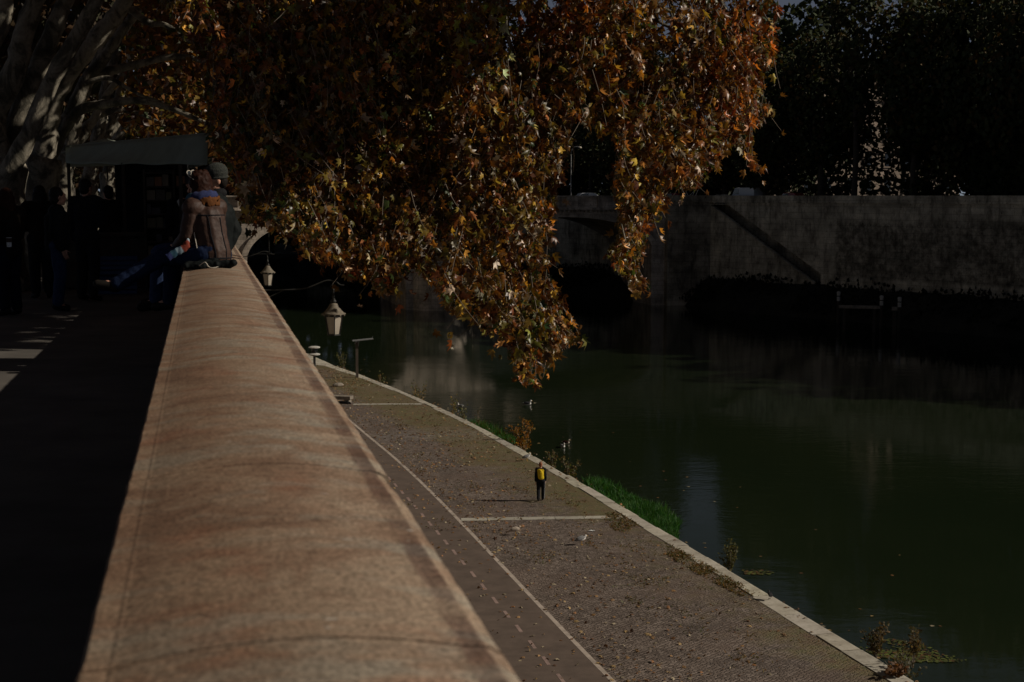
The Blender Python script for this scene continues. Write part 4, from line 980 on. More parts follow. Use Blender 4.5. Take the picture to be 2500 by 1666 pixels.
# fallen leaves over quay and lane
Nl = 3400; s = r.uniform(33, 118, Nl*3); n = r.uniform(7, 19, Nl*3); P = s[:, None]*np.array(DS)+n[:, None]*np.array(DN)
kk = np.array([kin(a) for a in s]); ll = np.array([lane(a) for a in s]); dens = .5+.5*vnoise(P, .35, 17); dens = dens*np.where(n < ll, .45, 1)*np.where(np.abs(n-ll-1.5) < 1.5, 1.3, 1)
ok = (n < kk+.9) & (r.random(Nl*3) < dens); P = P[ok][:Nl]; k = len(P); P[:, 2] = .02+r.uniform(0, .03, k)
FL = np.array([(.24, .11, .04), (.30, .17, .07), (.20, .12, .06), (.14, .065, .03), (.34, .23, .10), (.36, .30, .20)])
tag(scatter('fallen_leaves', P, r.uniform(.07, .17, k), np.stack([r.normal(size=k), r.normal(size=k), r.normal(0, .25, k)], 1), np.stack([r.normal(0, .45, k), r.normal(0, .45, k), np.ones(k)], 1), FL[r.integers(0, 6, k)]*r.uniform(.6, 1.2, (k, 1)), M['leafdry'], LEAF, LEAF_F), 'dry orange leaves scattered over the cobbles and the lane', 'leaves', kind='stuff')
# leaves drifting on the water
r = np.random.default_rng(97); Nf = 150; s = r.uniform(34, 130, Nf); off = np.abs(r.normal(0, 4, Nf))+.8; kk = np.array([kout(a) for a in s]); P = s[:, None]*np.array(DS)+(kk+off)[:, None]*np.array(DN); P[:, 2] = WAT+.015
tag(scatter('floating_leaves', P, r.uniform(.08, .2, Nf), np.stack([r.normal(size=Nf), r.normal(size=Nf), np.zeros(Nf)], 1), np.stack([r.normal(0, .08, Nf), r.normal(0, .08, Nf), np.ones(Nf)], 1), FL[r.integers(0, 6, Nf)]*r.uniform(.5, 1.1, (Nf, 1)), M['leafdry'], LEAF*np.array([1, 1, .15]), LEAF_F), 'pale dead leaves drifting on the river near the kerb', 'leaves', kind='stuff')
# floating algae by the lower kerb
r = np.random.default_rng(95); m = MB()
for poly, N in ((([(2080, 1560), (2110, 1555), (2180, 1562), (2250, 1572), (2310, 1600), (2370, 1612), (2340, 1618), (2240, 1618), (2150, 1606), (2090, 1580)]), 2600), (([(1805, 1385), (1850, 1388), (1892, 1398), (1880, 1404), (1820, 1404)]), 500), (([(1610, 1300), (1660, 1302), (1640, 1318), (1620, 1318)]), 260)):
    a = np.array(poly)
    for _ in range(N):
        q = r.uniform(a.min(0), a.max(0))
        if not inpoly(q[None], poly)[0]: continue
        P = un(q[0], q[1], WAT)
        if vnoise(np.array(P)[None], 1.3, 6)[0] < .15+r.normal(0, .35): continue
        rad = r.uniform(.025, .085); k = 6; z = WAT+.012+r.uniform(0, .02); ph = r.uniform(0, 6); g = r.uniform(.4, 1.3); br_ = r.random() < .3
        m.add([(P.x+rad*r.uniform(.5, 1.2)*math.cos(ph+6.283*i/k), P.y+rad*r.uniform(.5, 1.2)*math.sin(ph+6.283*i/k), z) for i in range(k)], [tuple(range(k))], (g*1.1, g*.45, g*.8) if br_ else (g, g, g))
tag(m.build('floating_algae', M['algae'], fixn=False), 'yellow green algae floating on the water by the kerb', 'algae', kind='stuff')
# ------------------------------------------------------------------ people
def hand(mb, w, d, pal, curl=.4, side=1):
    # palm from wrist w along d, palm facing pal, five separate bent fingers
    d = Vector(d).normalized(); pal = (Vector(pal)-d*Vector(pal).dot(d)).normalized(); x = d.cross(pal).normalized()*side; w = Vector(w)
    for k in (-1.5, -.5, .5, 1.5): capsule(mb, w+x*(k*.012)+d*.01, w+d*.085+x*(k*.019), .014, .012, 8)
    for k, L in ((-1.5, .062), (-.5, .076), (.5, .082), (1.5, .074)):
        b = w+d*.09+x*(k*.020); d1 = (d+pal*curl*.6+x*k*.05).normalized(); m1 = b+d1*L*.55; d2 = (d+pal*curl*1.6).normalized(); capsule(mb, b, m1, .0095, .0085, 8); capsule(mb, m1, m1+d2*L*.5, .0085, .007, 8)
    b = w+d*.03+x*.03; d1 = (d*.7+x*.75+pal*.25).normalized(); m1 = b+d1*.042; capsule(mb, b, m1, .012, .010, 8); capsule(mb, m1, m1+(d*.9+x*.25+pal*.3).normalized()*.032, .010, .008, 8)
def head(mb, c, rz=0, tilt=0, pitch=0):
    rot = Matrix.Rotation(rz, 3, 'Z')@Matrix.Rotation(tilt, 3, 'Y')@Matrix.Rotation(-pitch, 3, 'X'); c = Vector(c); g = lambda *p: c+rot@Vector(p)
    ellip(mb, g(0, -.008, .02), (.074, .092, .098), rot); ellip(mb, g(0, .022, -.055), (.055, .066, .062), rot)
    capsule(mb, g(0, .095, .0), g(0, .112, -.03), .010, .015, 8); ellip(mb, g(0, .098, .028), (.05, .012, .010), rot); ellip(mb, g(0, .088, -.068), (.024, .012, .010), rot); ellip(mb, g(0, .078, -.1), (.022, .02, .02), rot)
    for s in (-1, 1): ellip(mb, g(s*.077, -.012, -.01), (.012, .022, .034), rot); ellip(mb, g(s*.032, .088, .008), (.014, .008, .009), rot)
    return rot, g
def figure(t, J, skin='skin', vox=.011, hands=(.35, .35), inflate=1.0, headrz=0, tilt=0, pitch=0, palms=None):
    """one continuous body mesh from a joint dictionary"""
    m = MB(); v = {k: Vector(p) for k, p in J.items()}
    capsule(m, v['pelvis'], (v['pelvis']+v['chest'])/2, .13*inflate, .125*inflate); capsule(m, (v['pelvis']+v['chest'])/2, v['chest'], .12*inflate, .14*inflate)
    capsule(m, v['shL'], v['shR'], .065, .065); capsule(m, v['chest'], v['neck'], .11*inflate, .058); capsule(m, v['neck'], v['head'], .055, .05)
    rot, g = head(m, v['head'], headrz, tilt, pitch)
    for s in 'LR':
        capsule(m, v['sh'+s], v['el'+s], .052*inflate, .042); capsule(m, v['el'+s], v['wr'+s], .042, .028)
        d = (v['wr'+s]-v['el'+s]).normalized(); pal = (palms or {}).get(s, Vector((1 if s == 'L' else -1, .3, 0))); d = (palms or {}).get('d'+s, d)
        hand(m, v['wr'+s], d, pal, hands[0 if s == 'L' else 1], 1 if s == 'R' else -1)
        capsule(m, v['hip'+s], v['kn'+s], .088*inflate, .058); capsule(m, v['kn'+s], v['an'+s], .056, .040); capsule(m, v['pelvis'], v['hip'+s], .12*inflate, .09*inflate)
        capsule(m, v['an'+s], v['toe'+s], .042, .032)
    blob('body', m, M[skin], t, vox, 4)
    return v, rot, g
def cloth_top(t, v, mat, name='jacket', infl=.022, sleeve=1.0, hem=.08, wr=.010, vox=.011, shoulder=.0):
    m = MB(); p = v['pelvis']; c = v['chest']; up = (c-p).normalized()
    b = p+up*hem
    capsule(m, b, (b+c)/2, .135+infl, .13+infl); capsule(m, (b+c)/2, c, .13+infl, .145+infl); capsule(m, v['shL'], v['shR'], .072+infl, .072+infl); capsule(m, c, c+(v['neck']-c)*.62, .12+infl, .075+infl)
    for s in 'LR':
        e = v['el'+s]+(v['wr'+s]-v['el'+s])*(.88*sleeve); capsule(m, v['sh'+s], v['el'+s], .058+infl, .05+infl); capsule(m, v['el'+s], e, .049+infl, .036+infl)
    return blob(name, m, mat, t, vox, 12 if vox < .01 else 6, wr, .07)
def cloth_legs(t, v, mat, infl=.015, wr=.010, end=.92, vox=.011):
    m = MB(); p = v['pelvis']; capsule(m, v['hipL'], v['hipR'], .10+infl, .10+infl); ellip(m, p, (.15+infl, .125+infl, .12+infl))
    for s in 'LR':
        e = v['kn'+s]+(v['an'+s]-v['kn'+s])*end; capsule(m, v['hip'+s], v['kn'+s], .093+infl, .064+infl); capsule(m, v['kn'+s], e, .063+infl, .052+infl)
    return blob('trousers', m, mat, t, vox, 5, wr, .08)
def shoes(t, v, mat, r=.052, up=.10, vox=.010):
    for s in 'LR':
        m = MB(); a = v['an'+s]; o = v['toe'+s]; f = (o-a); k = (v['kn'+s]-a).normalized()
        capsule(m, a-f.normalized()*.03-k*.03, o, r, r*.8); capsule(m, a, a+k*up, r*1.0, r*1.0); blob('shoe', m, mat, t, vox, 3)
def hair_cap(t, g, rot, mat, long=0, vol=1.0, name='hair', face=.02, curls=0, seed=1):
    m = MB(); ellip(m, g(0, -.026, .038), (.088*vol, .094*vol, .098*vol), rot); ellip(m, g(0, -.05, -.02), (.078*vol, .066*vol, .085*vol), rot)
    if long:
        for k in range(9):
            a = math.pi*(.05+.9*k/8); x = .075*math.cos(a); y = -.03-.055*math.sin(a); capsule(m, g(x, y, .0), g(x*1.25*vol, y*1.2*vol, -long), .034*vol, .026*vol, 8)
    rr = random.Random(seed)
    for k in range(curls):
        a = rr.uniform(-.2, math.pi+.2); z = rr.uniform(-long if long else -.06, .135); w_ = math.sqrt(max(.05, 1-max(0, (z-.03)/.115)**2)); x = .096*math.cos(a)*vol*w_; y = -.03-.090*math.sin(a)*vol*w_; ellip(m, g(x, y, z), (rr.uniform(.009, .018), rr.uniform(.009, .018), rr.uniform(.014, .030)), n=8, m=6)
    return blob(name, m, mat, t, .008, 2, .008, .02)
def stand_joints(h=1.75, turn=0, armL=None, armR=None, step=0):
    k = h/1.75; J = dict(pelvis=(0, 0, .95), chest=(0, .01, 1.27), neck=(0, 0, 1.48), head=(0, .03, 1.62), shL=(-.185, 0, 1.41), shR=(.185, 0, 1.41), elL=(-.235, -.03, 1.13), elR=(.235, -.03, 1.13), wrL=(-.235, .06, .89), wrR=(.235, .06, .89),
             hipL=(-.09, 0, .93), hipR=(.09, 0, .93), knL=(-.10, .03+step*.10, .50), knR=(.10, .03-step*.06, .50), anL=(-.10, step*.22-.02, .09), anR=(.10, -step*.24-.02, .09+abs(step)*.04), toeL=(-.12, step*.22+.12, .04), toeR=(.12, -step*.24+.11, .035))
    if armL: J['elL'], J['wrL'] = armL
    if armR: J['elR'], J['wrR'] = armR
    return {a: tuple(q*k for q in p) for a, p in J.items()}

# man walking on the quay, back to us
wt = thing('person', 'man walking away on the quay in black jacket with yellow back panel', 'person', foot, R(-6))
J = stand_joints(1.76, step=.55); J['anL'] = (-.085, -.20, .13); J['toeL'] = (-.10, -.06, .045); J['knL'] = (-.10, .05, .50); J['anR'] = (.075, .20, .085); J['toeR'] = (.10, .35, .05); J['knR'] = (.09, .14, .50); J['pelvis'] = (.02, 0, .95); J['shL'] = (-.165, 0, 1.41); J['shR'] = (.165, 0, 1.41); J['elL'] = (-.205, -.06, 1.14); J['wrL'] = (-.215, -.05, .90); J['elR'] = (.20, -.02, 1.13); J['wrR'] = (.20, .09, .90); J['head'] = (-.01, .05, 1.615)
v, rot, g = figure(wt, J, vox=.010, headrz=R(4))
jk = cloth_top(wt, v, M['black'], 'jacket', .020, hem=.03, wr=.012)
m = MB()   # yellow panel sewn over the back
for (p0, p1, r0, r1) in ((v['pelvis']+Vector((0, -.035, .12)), v['chest']+Vector((0, -.035, .03)), .145, .155), ((-.09, -.035, 1.38), (.09, -.035, 1.38), .085, .085)): capsule(m, p0, p1, r0, r1)
pn = blob('back_panel', m, M['yellow'], wt, .010, 4, .02, .07); pn['label'] = 'bright yellow back panel of the jacket'
cloth_legs(wt, v, M['black'], .018, .014)
for s in 'LR':
    m = MB(); sx = -1 if s == 'L' else 1; o = Vector((sx*.082, 0, 0)); m.tube([v['hip'+s]+o+Vector((sx*.025, 0, 0)), v['kn'+s]+o*.95, v['an'+s]+o*.80], .007, 6); m.build('side_stripe', M['whitecloth'], wt)
shoes(wt, v, M['shoe'], .048, .03)
hair_cap(wt, g, rot, M['hairred'], vol=.93)
Rz = lambda a: Matrix.Rotation(a, 3, 'Z')

# the couple on the parapet
SEAT = PAR+.03
wp_ = W(12.85, .085, SEAT); wo = thing('person', 'seated woman in brown leather jacket with sunglasses on her reddish hair', 'person', wp_, R(54))
J = dict(pelvis=(0, 0, .13), chest=(.0, .07, .40), neck=(0, .13, .575), head=(0, .185, .70), shL=(-.145, .10, .515), shR=(.145, .10, .515), elL=(-.18, .13, .27), wrL=(-.14, .32, .16), elR=(.18, .14, .27), wrR=(.08, .32, .17),
         hipL=(-.085, .02, .10), hipR=(.085, .02, .10), knL=(-.27, .35, .085), knR=(-.08, .455, .10), anL=(-.58, .62, -.16), anR=(-.09, .49, -.33), toeL=(-.69, .73, -.15), toeR=(-.145, .62, -.38))
v, rot, g = figure(wo, J, vox=.007, headrz=R(8), tilt=R(-4), pitch=R(6))
jkw = cloth_top(wo, v, M['leather'], 'leather_jacket', .020, hem=-.03, wr=.012, vox=.007)
from mathutils.bvhtree import BVHTree
bvh = BVHTree.FromPolygons([q.co.copy() for q in jkw.data.vertices], [tuple(p_.vertices) for p_ in jkw.data.polygons])
def seam(mb, path2, r):
    L = []
    for x, z in path2:
        h = bvh.ray_cast(Vector((x, -.6, z)), Vector((0, 1, 0)))
        if h[0] is not None: L.append(h[0]+Vector((0, -r*.3, 0)))
    if len(L) > 2: mb.tube(L, r, 5)
m = MB(); lin = lambda a, b, n=14: [(a[0]+(b[0]-a[0])*i/n, a[1]+(b[1]-a[1])*i/n) for i in range(n+1)]
seam(m, lin((.01, .04), (.0, .43)), .0055); seam(m, lin((-.15, .45), (.15, .45)), .0055); seam(m, lin((-.085, .03), (-.10, .45)), .005); seam(m, lin((.085, .03), (.10, .45)), .005); seam(m, lin((-.15, .075), (.15, .075)), .006)
m.build('seams', M['black'], wo)
m = MB(); nc = v['neck']
for k in range(16):
    a = 2*math.pi*k/16; b_ = 2*math.pi*(k+1)/16; p0 = nc+Vector((.088*math.cos(a), -.025+.088*math.sin(a), -.055)); p1 = nc+Vector((.088*math.cos(b_), -.025+.088*math.sin(b_), -.055)); capsule(m, p0, p1, .034, .034, 8)
blob('jacket_collar', m, M['leather'], wo, .008, 3)
m = MB(); up = (v['chest']-v['pelvis']).normalized()   # seams and zip
b0 = v['pelvis']+Vector((0, -.168, -.06)); m.tube(smoothline([b0, v['pelvis']+Vector((0, -.175, .10)), v['chest']+Vector((0, -.172, -.08)), v['chest']+Vector((0, -.165, .06))], 4), .0045, 5)
pass
m = MB(); m.tube(smoothline([v['pelvis']+Vector((-.172, .0, -.05)), v['pelvis']+Vector((-.178, .02, .07)), v['chest']+Vector((-.165, .0, -.06))], 4), .004, 5); m.build('side_zip', M['rim'], wo)
rr = random.Random(4); m = MB()
for k in range(280):   # fur collar
    a = rr.uniform(0, 6.283); c = v['neck']+Vector((.112*math.cos(a), -.022+.118*math.sin(a), .012+rr.uniform(-.035, .03)+.02*math.sin(a)))
    d = Vector((math.cos(a), math.sin(a), rr.uniform(-.5, .7)))*.034; ellip(m, c+d*.4, (.013, .013, .017), n=6, m=4)
blob('fur_collar', m, M['fur'], wo, .007, 1)
def scarf(pts, rad, cols, parent, name='scarf', flat=.5):
    m = MB(); L = smoothline(pts, 8); N = len(L); ref = Vector((0, 0, 1))
    for i, p in enumerate(L):
        tt = (L[min(i+1, N-1)]-L[max(i-1, 0)]).normalized(); x = (ref-tt*ref.dot(tt)); x = x.normalized() if x.length > 1e-3 else Vector((1, 0, 0)); y = tt.cross(x)
        q = i/(N-1)*len(cols); c = cols[min(len(cols)-1, int(q))]
        for k in range(12):
            a = 2*math.pi*k/12; r_ = rad*(1+.10*math.sin(i*1.3+k)); m.v.append(tuple(p+x*(r_*math.cos(a))+y*(r_*flat*math.sin(a)))); m.c.append(c)
    for i in range(N-1):
        for k in range(12): m.f.append((i*12+k, i*12+(k+1) % 12, (i+1)*12+(k+1) % 12, (i+1)*12+k))
    m.f.append(tuple(range(12))); m.f.append(tuple((N-1)*12+k for k in range(12)))
    return m.build(name, M['scarf'], parent, smooth=True)
nk = v['neck']; TEAL = (.025, .085, .13); BLUE = (.014, .022, .085); RED = (.20, .03, .014); WHT = (.30, .40, .46); NAVY = (.02, .03, .12)
sc_ = scarf([nk+Vector((-.02, .10, .01)), nk+Vector((-.10, .05, .015)), nk+Vector((-.105, -.05, .03)), nk+Vector((-.02, -.11, .045)), nk+Vector((.08, -.07, .035)), nk+Vector((.10, .03, .02)), nk+Vector((.02, .11, .0))], .048, [TEAL, TEAL, BLUE, BLUE, BLUE, TEAL, NAVY], wo, flat=.75)
m_ = scarf([nk+Vector((-.04, .13, -.02)), v['chest']+Vector((-.06, .20, -.06)), v['pelvis']+Vector((-.20, .10, .10)), v['pelvis']+Vector((-.24, .10, .04)), v['pelvis']+Vector((-.29, .15, .0)), v['pelvis']+Vector((-.35, .20, -.05))], .034, [NAVY, NAVY, BLUE, WHT, RED, RED, WHT, TEAL, NAVY], wo, 'scarf_end', .5)
cloth_legs(wo, v, M['denimdark'], .014, .014, .95, vox=.008); shoes(wo, v, M['shoe'], .050, .10, .008)
hr = hair_cap(wo, g, rot, M['hairbrown'], long=.09, vol=1.04, curls=260, seed=3)
m = MB()
for s in (-1, 1): m.tube([g(s*.028+.03*math.cos(a), .052+.010*math.sin(a)*0, .128+.022*math.sin(a)) for a in [2*math.pi*k/14 for k in range(15)]], .0035, 6, False)
m.bar(g(-.004, .054, .132), g(.004, .054, .132), .006)
for s in (-1, 1): m.tube([g(s*.062, .050, .134), g(s*.098, .0, .10), g(s*.103, -.055, .062)], .004, 6)
sg = m.build('sunglasses', M['rim'], wo)
m = MB()
for s in (-1, 1): ellip(m, g(s*.030, .052, .128), (.028, .006, .020), rot)
m.build('lens', M['lens'], sg)
mp = W(13.42, .10, SEAT); mn = thing('person', 'seated man in grey knitted hat and dark jacket beside the woman', 'person', mp, R(98))
J = dict(pelvis=(0, 0, .135), chest=(0, -.03, .43), neck=(-.01, -.04, .635), head=(-.03, -.02, .77), shL=(-.19, -.02, .56), shR=(.19, -.03, .555), elL=(-.25, .05, .31), wrL=(-.19, .24, .16), elR=(.19, -.17, .30), wrR=(.13, -.06, .065),
         hipL=(-.09, .02, .10), hipR=(.09, .02, .10), knL=(-.11, .48, .10), knR=(.17, .47, .10), anL=(-.11, .52, -.34), anR=(.18, .53, -.33), toeL=(-.12, .66, -.39), toeR=(.2, .67, -.38))
v, rot, g = figure(mn, J, vox=.007, headrz=R(14), tilt=R(-8), pitch=R(10), palms={'R': Vector((0, 0, -1)), 'dR': Vector((.3, -.5, -.5))}, hands=(.35, .12))
cloth_top(mn, v, M['greycoat'], 'jacket', .024, hem=.0, wr=.012, vox=.007, sleeve=.95)
m = MB(); ellip(m, v['neck']+Vector((-.005, .0, .01)), (.085, .085, .055)); blob('collar', m, M['darkcloth'], mn, .008, 2)
cloth_legs(mn, v, M['denim'], .02, .014, .95, vox=.008); shoes(mn, v, M['shoe'], .055, .10, .008); hair_cap(mn, g, rot, M['hairdark'], vol=.95)
m = MB(); ellip(m, g(0, -.022, .060), (.096, .108, .092), rot); capsule(m, g(0, -.024, .02), g(0, -.02, .045), .001, .001)
hat = m
for k in range(20):
    a = 2*math.pi*k/20; capsule(hat, g(.087*math.cos(a), -.02+.100*math.sin(a), .018+.012*math.sin(a)), g(.087*math.cos(a+.33), -.02+.100*math.sin(a+.33), .018+.012*math.sin(a+.33)), .009, .009, 6)
blob('knitted_hat', hat, M['knit'], mn, .006, 3)
# folded coat lying on the coping beside her
cl = thing('folded_coat', 'crumpled grey coat lying on the parapet under the seated woman', 'coat', W(12.62, .06, PAR+.02), WA)
m = MB(); rr = random.Random(12)
for k in range(9): capsule(m, (rr.uniform(-.22, -.05), rr.uniform(-.06, .05), .015+rr.uniform(0, .03)), (rr.uniform(.02, .2), rr.uniform(-.06, .06), .02+rr.uniform(0, .035)), .028, .034)
blob('coat_body', m, M['greycoat'], cl, .008, 3, .03, .06)
m = MB(); m.tube(smoothline([(-.10, -.085, .03), (-.05, -.10, .06), (-.02, -.095, .02), (.02, -.1, .012), (.06, -.09, .02)], 5), .004, 5); m.build('drawstring', M['rim'], cl)

# people standing in the shade by the stall
def stander(px, Y, n, h, rz, label, top, legs, hairm, seed, armL=None, armR=None, hairlong=0):
    p = at(px, 600, Y); p.z = STREET; t = thing('person', label, 'person', p, rz, 'people in the shade by the stall')
    v, rot, g = figure(t, stand_joints(h, armL=armL, armR=armR), vox=.014, headrz=R(seed*13 % 40-20))
    cloth_top(t, v, top, 'jacket', .035, hem=-.02, wr=.02, vox=.014); cloth_legs(t, v, legs, .02, .015, vox=.014); shoes(t, v, M['shoe'], .05, .05, .014); hair_cap(t, g, rot, hairm, long=hairlong, vol=1.02, seed=seed); return t, v
fwd = ((-.22, .05, 1.12), (-.12, .28, 1.16)); fwdr = ((.22, .05, 1.12), (.12, .28, 1.16))
stander(212, 21.0, 0, 1.80, R(-20), 'large dark figure standing just left of the blue crates, seen from behind', M['darkcloth'], M['darkcloth'], M['hairdark'], 1, armR=fwdr)
stander(100, 21.5, 0, 1.70, R(30), 'dark figure with bent arm standing in front of the thick pale trunk', M['brown'], M['darkcloth'], M['hairdark'], 2, armL=fwd, hairlong=.12)
tb, vb = stander(140, 19.2, 0, 1.66, R(-70), 'person in blue jeans and black coat standing sideways between two dark figures', M['darkcloth'], M['denim'], M['hairdark'], 3)
stander(20, 18.4, 0, 1.64, R(60), 'dark figure at the left edge of the photo holding a small cup', M['brown'], M['navy'], M['hairbrown'], 4, armR=fwdr, hairlong=.15)
stander(268, 24.5, 0, 1.72, R(40), 'dark figure leaning over the stall counter behind the blue crates', M['olive'], M['navy'], M['hairdark'], 5, armL=fwd, armR=fwdr)
ts_, vs_ = stander(452, 23.5, 0, 1.74, R(10), 'dark figure with white collar half hidden behind the seated woman', M['darkcloth'], M['darkcloth'], M['hairdark'], 6)
m = MB(); m.prism([(-.05, .0), (.0, -.13), (.02, .06)], vs_['neck']+Vector((-.06, -.09, -.01)), (1, 0, 0), (0, 0, 1), (0, -.05, 0)); m.build('white_collar', M['whitecloth'], ts_)
cp = thing('paper_cup', 'small orange and white cup held by the figure at the left edge', 'cup', at(22, 592, 18.2)); m = MB(); m.lathe([(.028, -.06), (.036, .06), (.034, .06), (.026, -.055)], n=12); m.build('cup_body', M['whitecloth'], cp); m = MB(); m.lathe([(.0335, -.0), (.0375, .055), (.0365, .0555), (.0325, .0)], n=12); m.build('sleeve', M['leather'], cp)

# ------------------------------------------------------------------ market stall
sp = W(24.6, -1.6, STREET); st = thing('market_stall', 'market stall with grey green canvas awning at the end of the street', 'stall', sp, WA)
def SW(px, py, Y): return at(px, py, Y)
A1 = [at(160, 357, 28.0), at(507, 326, 22.5), at(505, 402, 22.0), at(160, 399, 26.6)]
m = MB(); N1, N2 = 20, 8; rr = random.Random(6)
for i in range(N1+1):
    for j in range(N2+1):
        q, w_ = i/N1, j/N2; P = (A1[0].lerp(A1[1], q)).lerp(A1[3].lerp(A1[2], q), w_); sag = .05*math.sin(q*math.pi)*math.sin(w_*math.pi)+.012*math.sin(q*23+w_*5)*(w_)
        P.z -= sag; m.v.append(tuple(P)); m.c.append((1, 1, 1))
for i in range(N1):
    for j in range(N2): a = i*(N2+1)+j; m.f.append((a, a+1, a+N2+2, a+N2+1))
aw = m.build('awning', M['canvas'], st, world=True, smooth=True); md = aw.modifiers.new('thick', 'SOLIDIFY'); md.thickness = .012
m = MB(); rad_ = lambda p, d, dx, dz: Vector((p.x*(p.y+d)/p.y+dx, p.y+d, p.z+dz)); back = [rad_(A1[0], 3.0, 0, -.35), rad_(A1[1], 3.4, -.35, -.4)]; bk2 = rad_(A1[2], 3.4, -.35, 0)
m.add([A1[0], A1[1], back[1], back[0]], [(0, 1, 2, 3)]); m.add([A1[1], A1[2], bk2, back[1]], [(0, 1, 2, 3)])
o = m.build('awning_back', M['canvas'], st, world=True); md = o.modifiers.new('thick', 'SOLIDIFY'); md.thickness = .012
for px, py, Y, in ((167, 397, 26.7), (440, 402, 22.3), (470, 380, 25.4), (300, 398, 24.6)):
    a = at(px, py, Y); m = MB(); m.bar((a.x, a.y, STREET), a, .05); m.build('post', M['darkwood'], st, world=True)
c0 = at(330, 560, 24.2); cx0, cy0 = c0.x, c0.y
m = MB(); m.box((cx0-.2, cy0, STREET+.45), (2.6, .8, .86), WA); m.build('counter', M['bookwood'], st, world=True)
m = MB(); m.box((cx0-.2, cy0-.02, STREET+.90), (2.75, .95, .05), WA); m.build('counter_top', M['bookwood'], st, world=True)
m = MB(); c1 = at(372, 500, 27.2); m.box((c1.x, c1.y, STREET+1.25), (1.5, .06, 2.4), -R(13)); m.build('added_dark_sheet', M['darkcloth'], st, world=True)  # dark sheet added to hide a bright gap, turned out of the sun
# bookshelf rack right of the posts
rk = thing('display_rack', 'tall dark display rack of boxed goods under the right end of the awning', 'rack', at(415, 560, 23.6)*1.0, WA); rk.location.z = STREET
m = MB(); W_ = .78; H_ = 1.98
for x in (-W_/2, W_/2, .08): m.box((x, 0, H_/2), (.035, .34, H_))
m.build('side_panel', M['bookwood'], rk)
for k in range(9):
    m = MB(); m.box((0, -.002, .12+.225*k), (W_-.04, .33, .022)); m.build('shelf', M['bookwood'], rk)
m = MB(); m.box((0, .18, H_/2), (W_, .02, H_)); m.build('back_panel', M['bookwood'], rk)
rr = random.Random(15); gc = [(.9, .9, .85), (.5, .5, .55), (1.2, .7, .5), (.35, .4, .6), (.7, .75, .6)]
for k in range(8):
    for x0, x1 in ((-.36, .05), (.11, .36)):
        x = x0
        while x < x1-.05:
            w = rr.uniform(.07, .16); w = min(w, x1-x); h = rr.uniform(.10, .19)
            if rr.random() < .8:
                b = thing('goods_box', 'small boxed item standing on the dark display rack shelves', 'box', rk.location+Rz(WA)@Vector((x+w/2, -.04, .1315+.225*k)), WA, 'boxed goods on the display rack')
                q = MB(); q.box((0, 0, h/2), (w*.92, .22, h), col=rr.choice(gc)); q.build('carton', M['books'], b)
            x += w
for dx, dz, lab in ((0, 0, 'lower blue plastic crate in front of the stall counter'), (.02, .31, 'upper blue plastic crate stacked in front of the stall counter')):
    p = at(285, 640, 22.6); p.z = STREET+.62-.62+dz; p.x += dx; b = thing('plastic_crate', lab, 'crate', p, WA+.05, 'blue crates by the stall'); m = MB()
    for x in (-.29, .29): m.box((x, 0, .145), (.02, .38, .29))
    for k in range(4):
        for y in (-.19, .19): m.box((0, y, .035+.073*k), (.56, .018, .05))
    m.build('crate_sides', M['crate'], b); m = MB(); m.box((0, 0, .012), (.56, .36, .02)); m.build('crate_floor', M['crate'], b)
pa = thing('market_umbrella', 'small pale parasol seen under the awning', 'umbrella', at(270, 700, 34)); pa.location.z = STREET
m = MB(); top = 2.55; m.lathe([(1.05, top), (.55, top+.22), (.03, top+.34), (.02, top+.30), (.5, top+.19), (1.03, top-.02)], n=8); m.build('canopy', M['canvas'], pa); m = MB(); m.tube([(0, 0, 0), (0, 0, top+.3)], .02, 8); m.build('pole', M['darkwood'], pa)

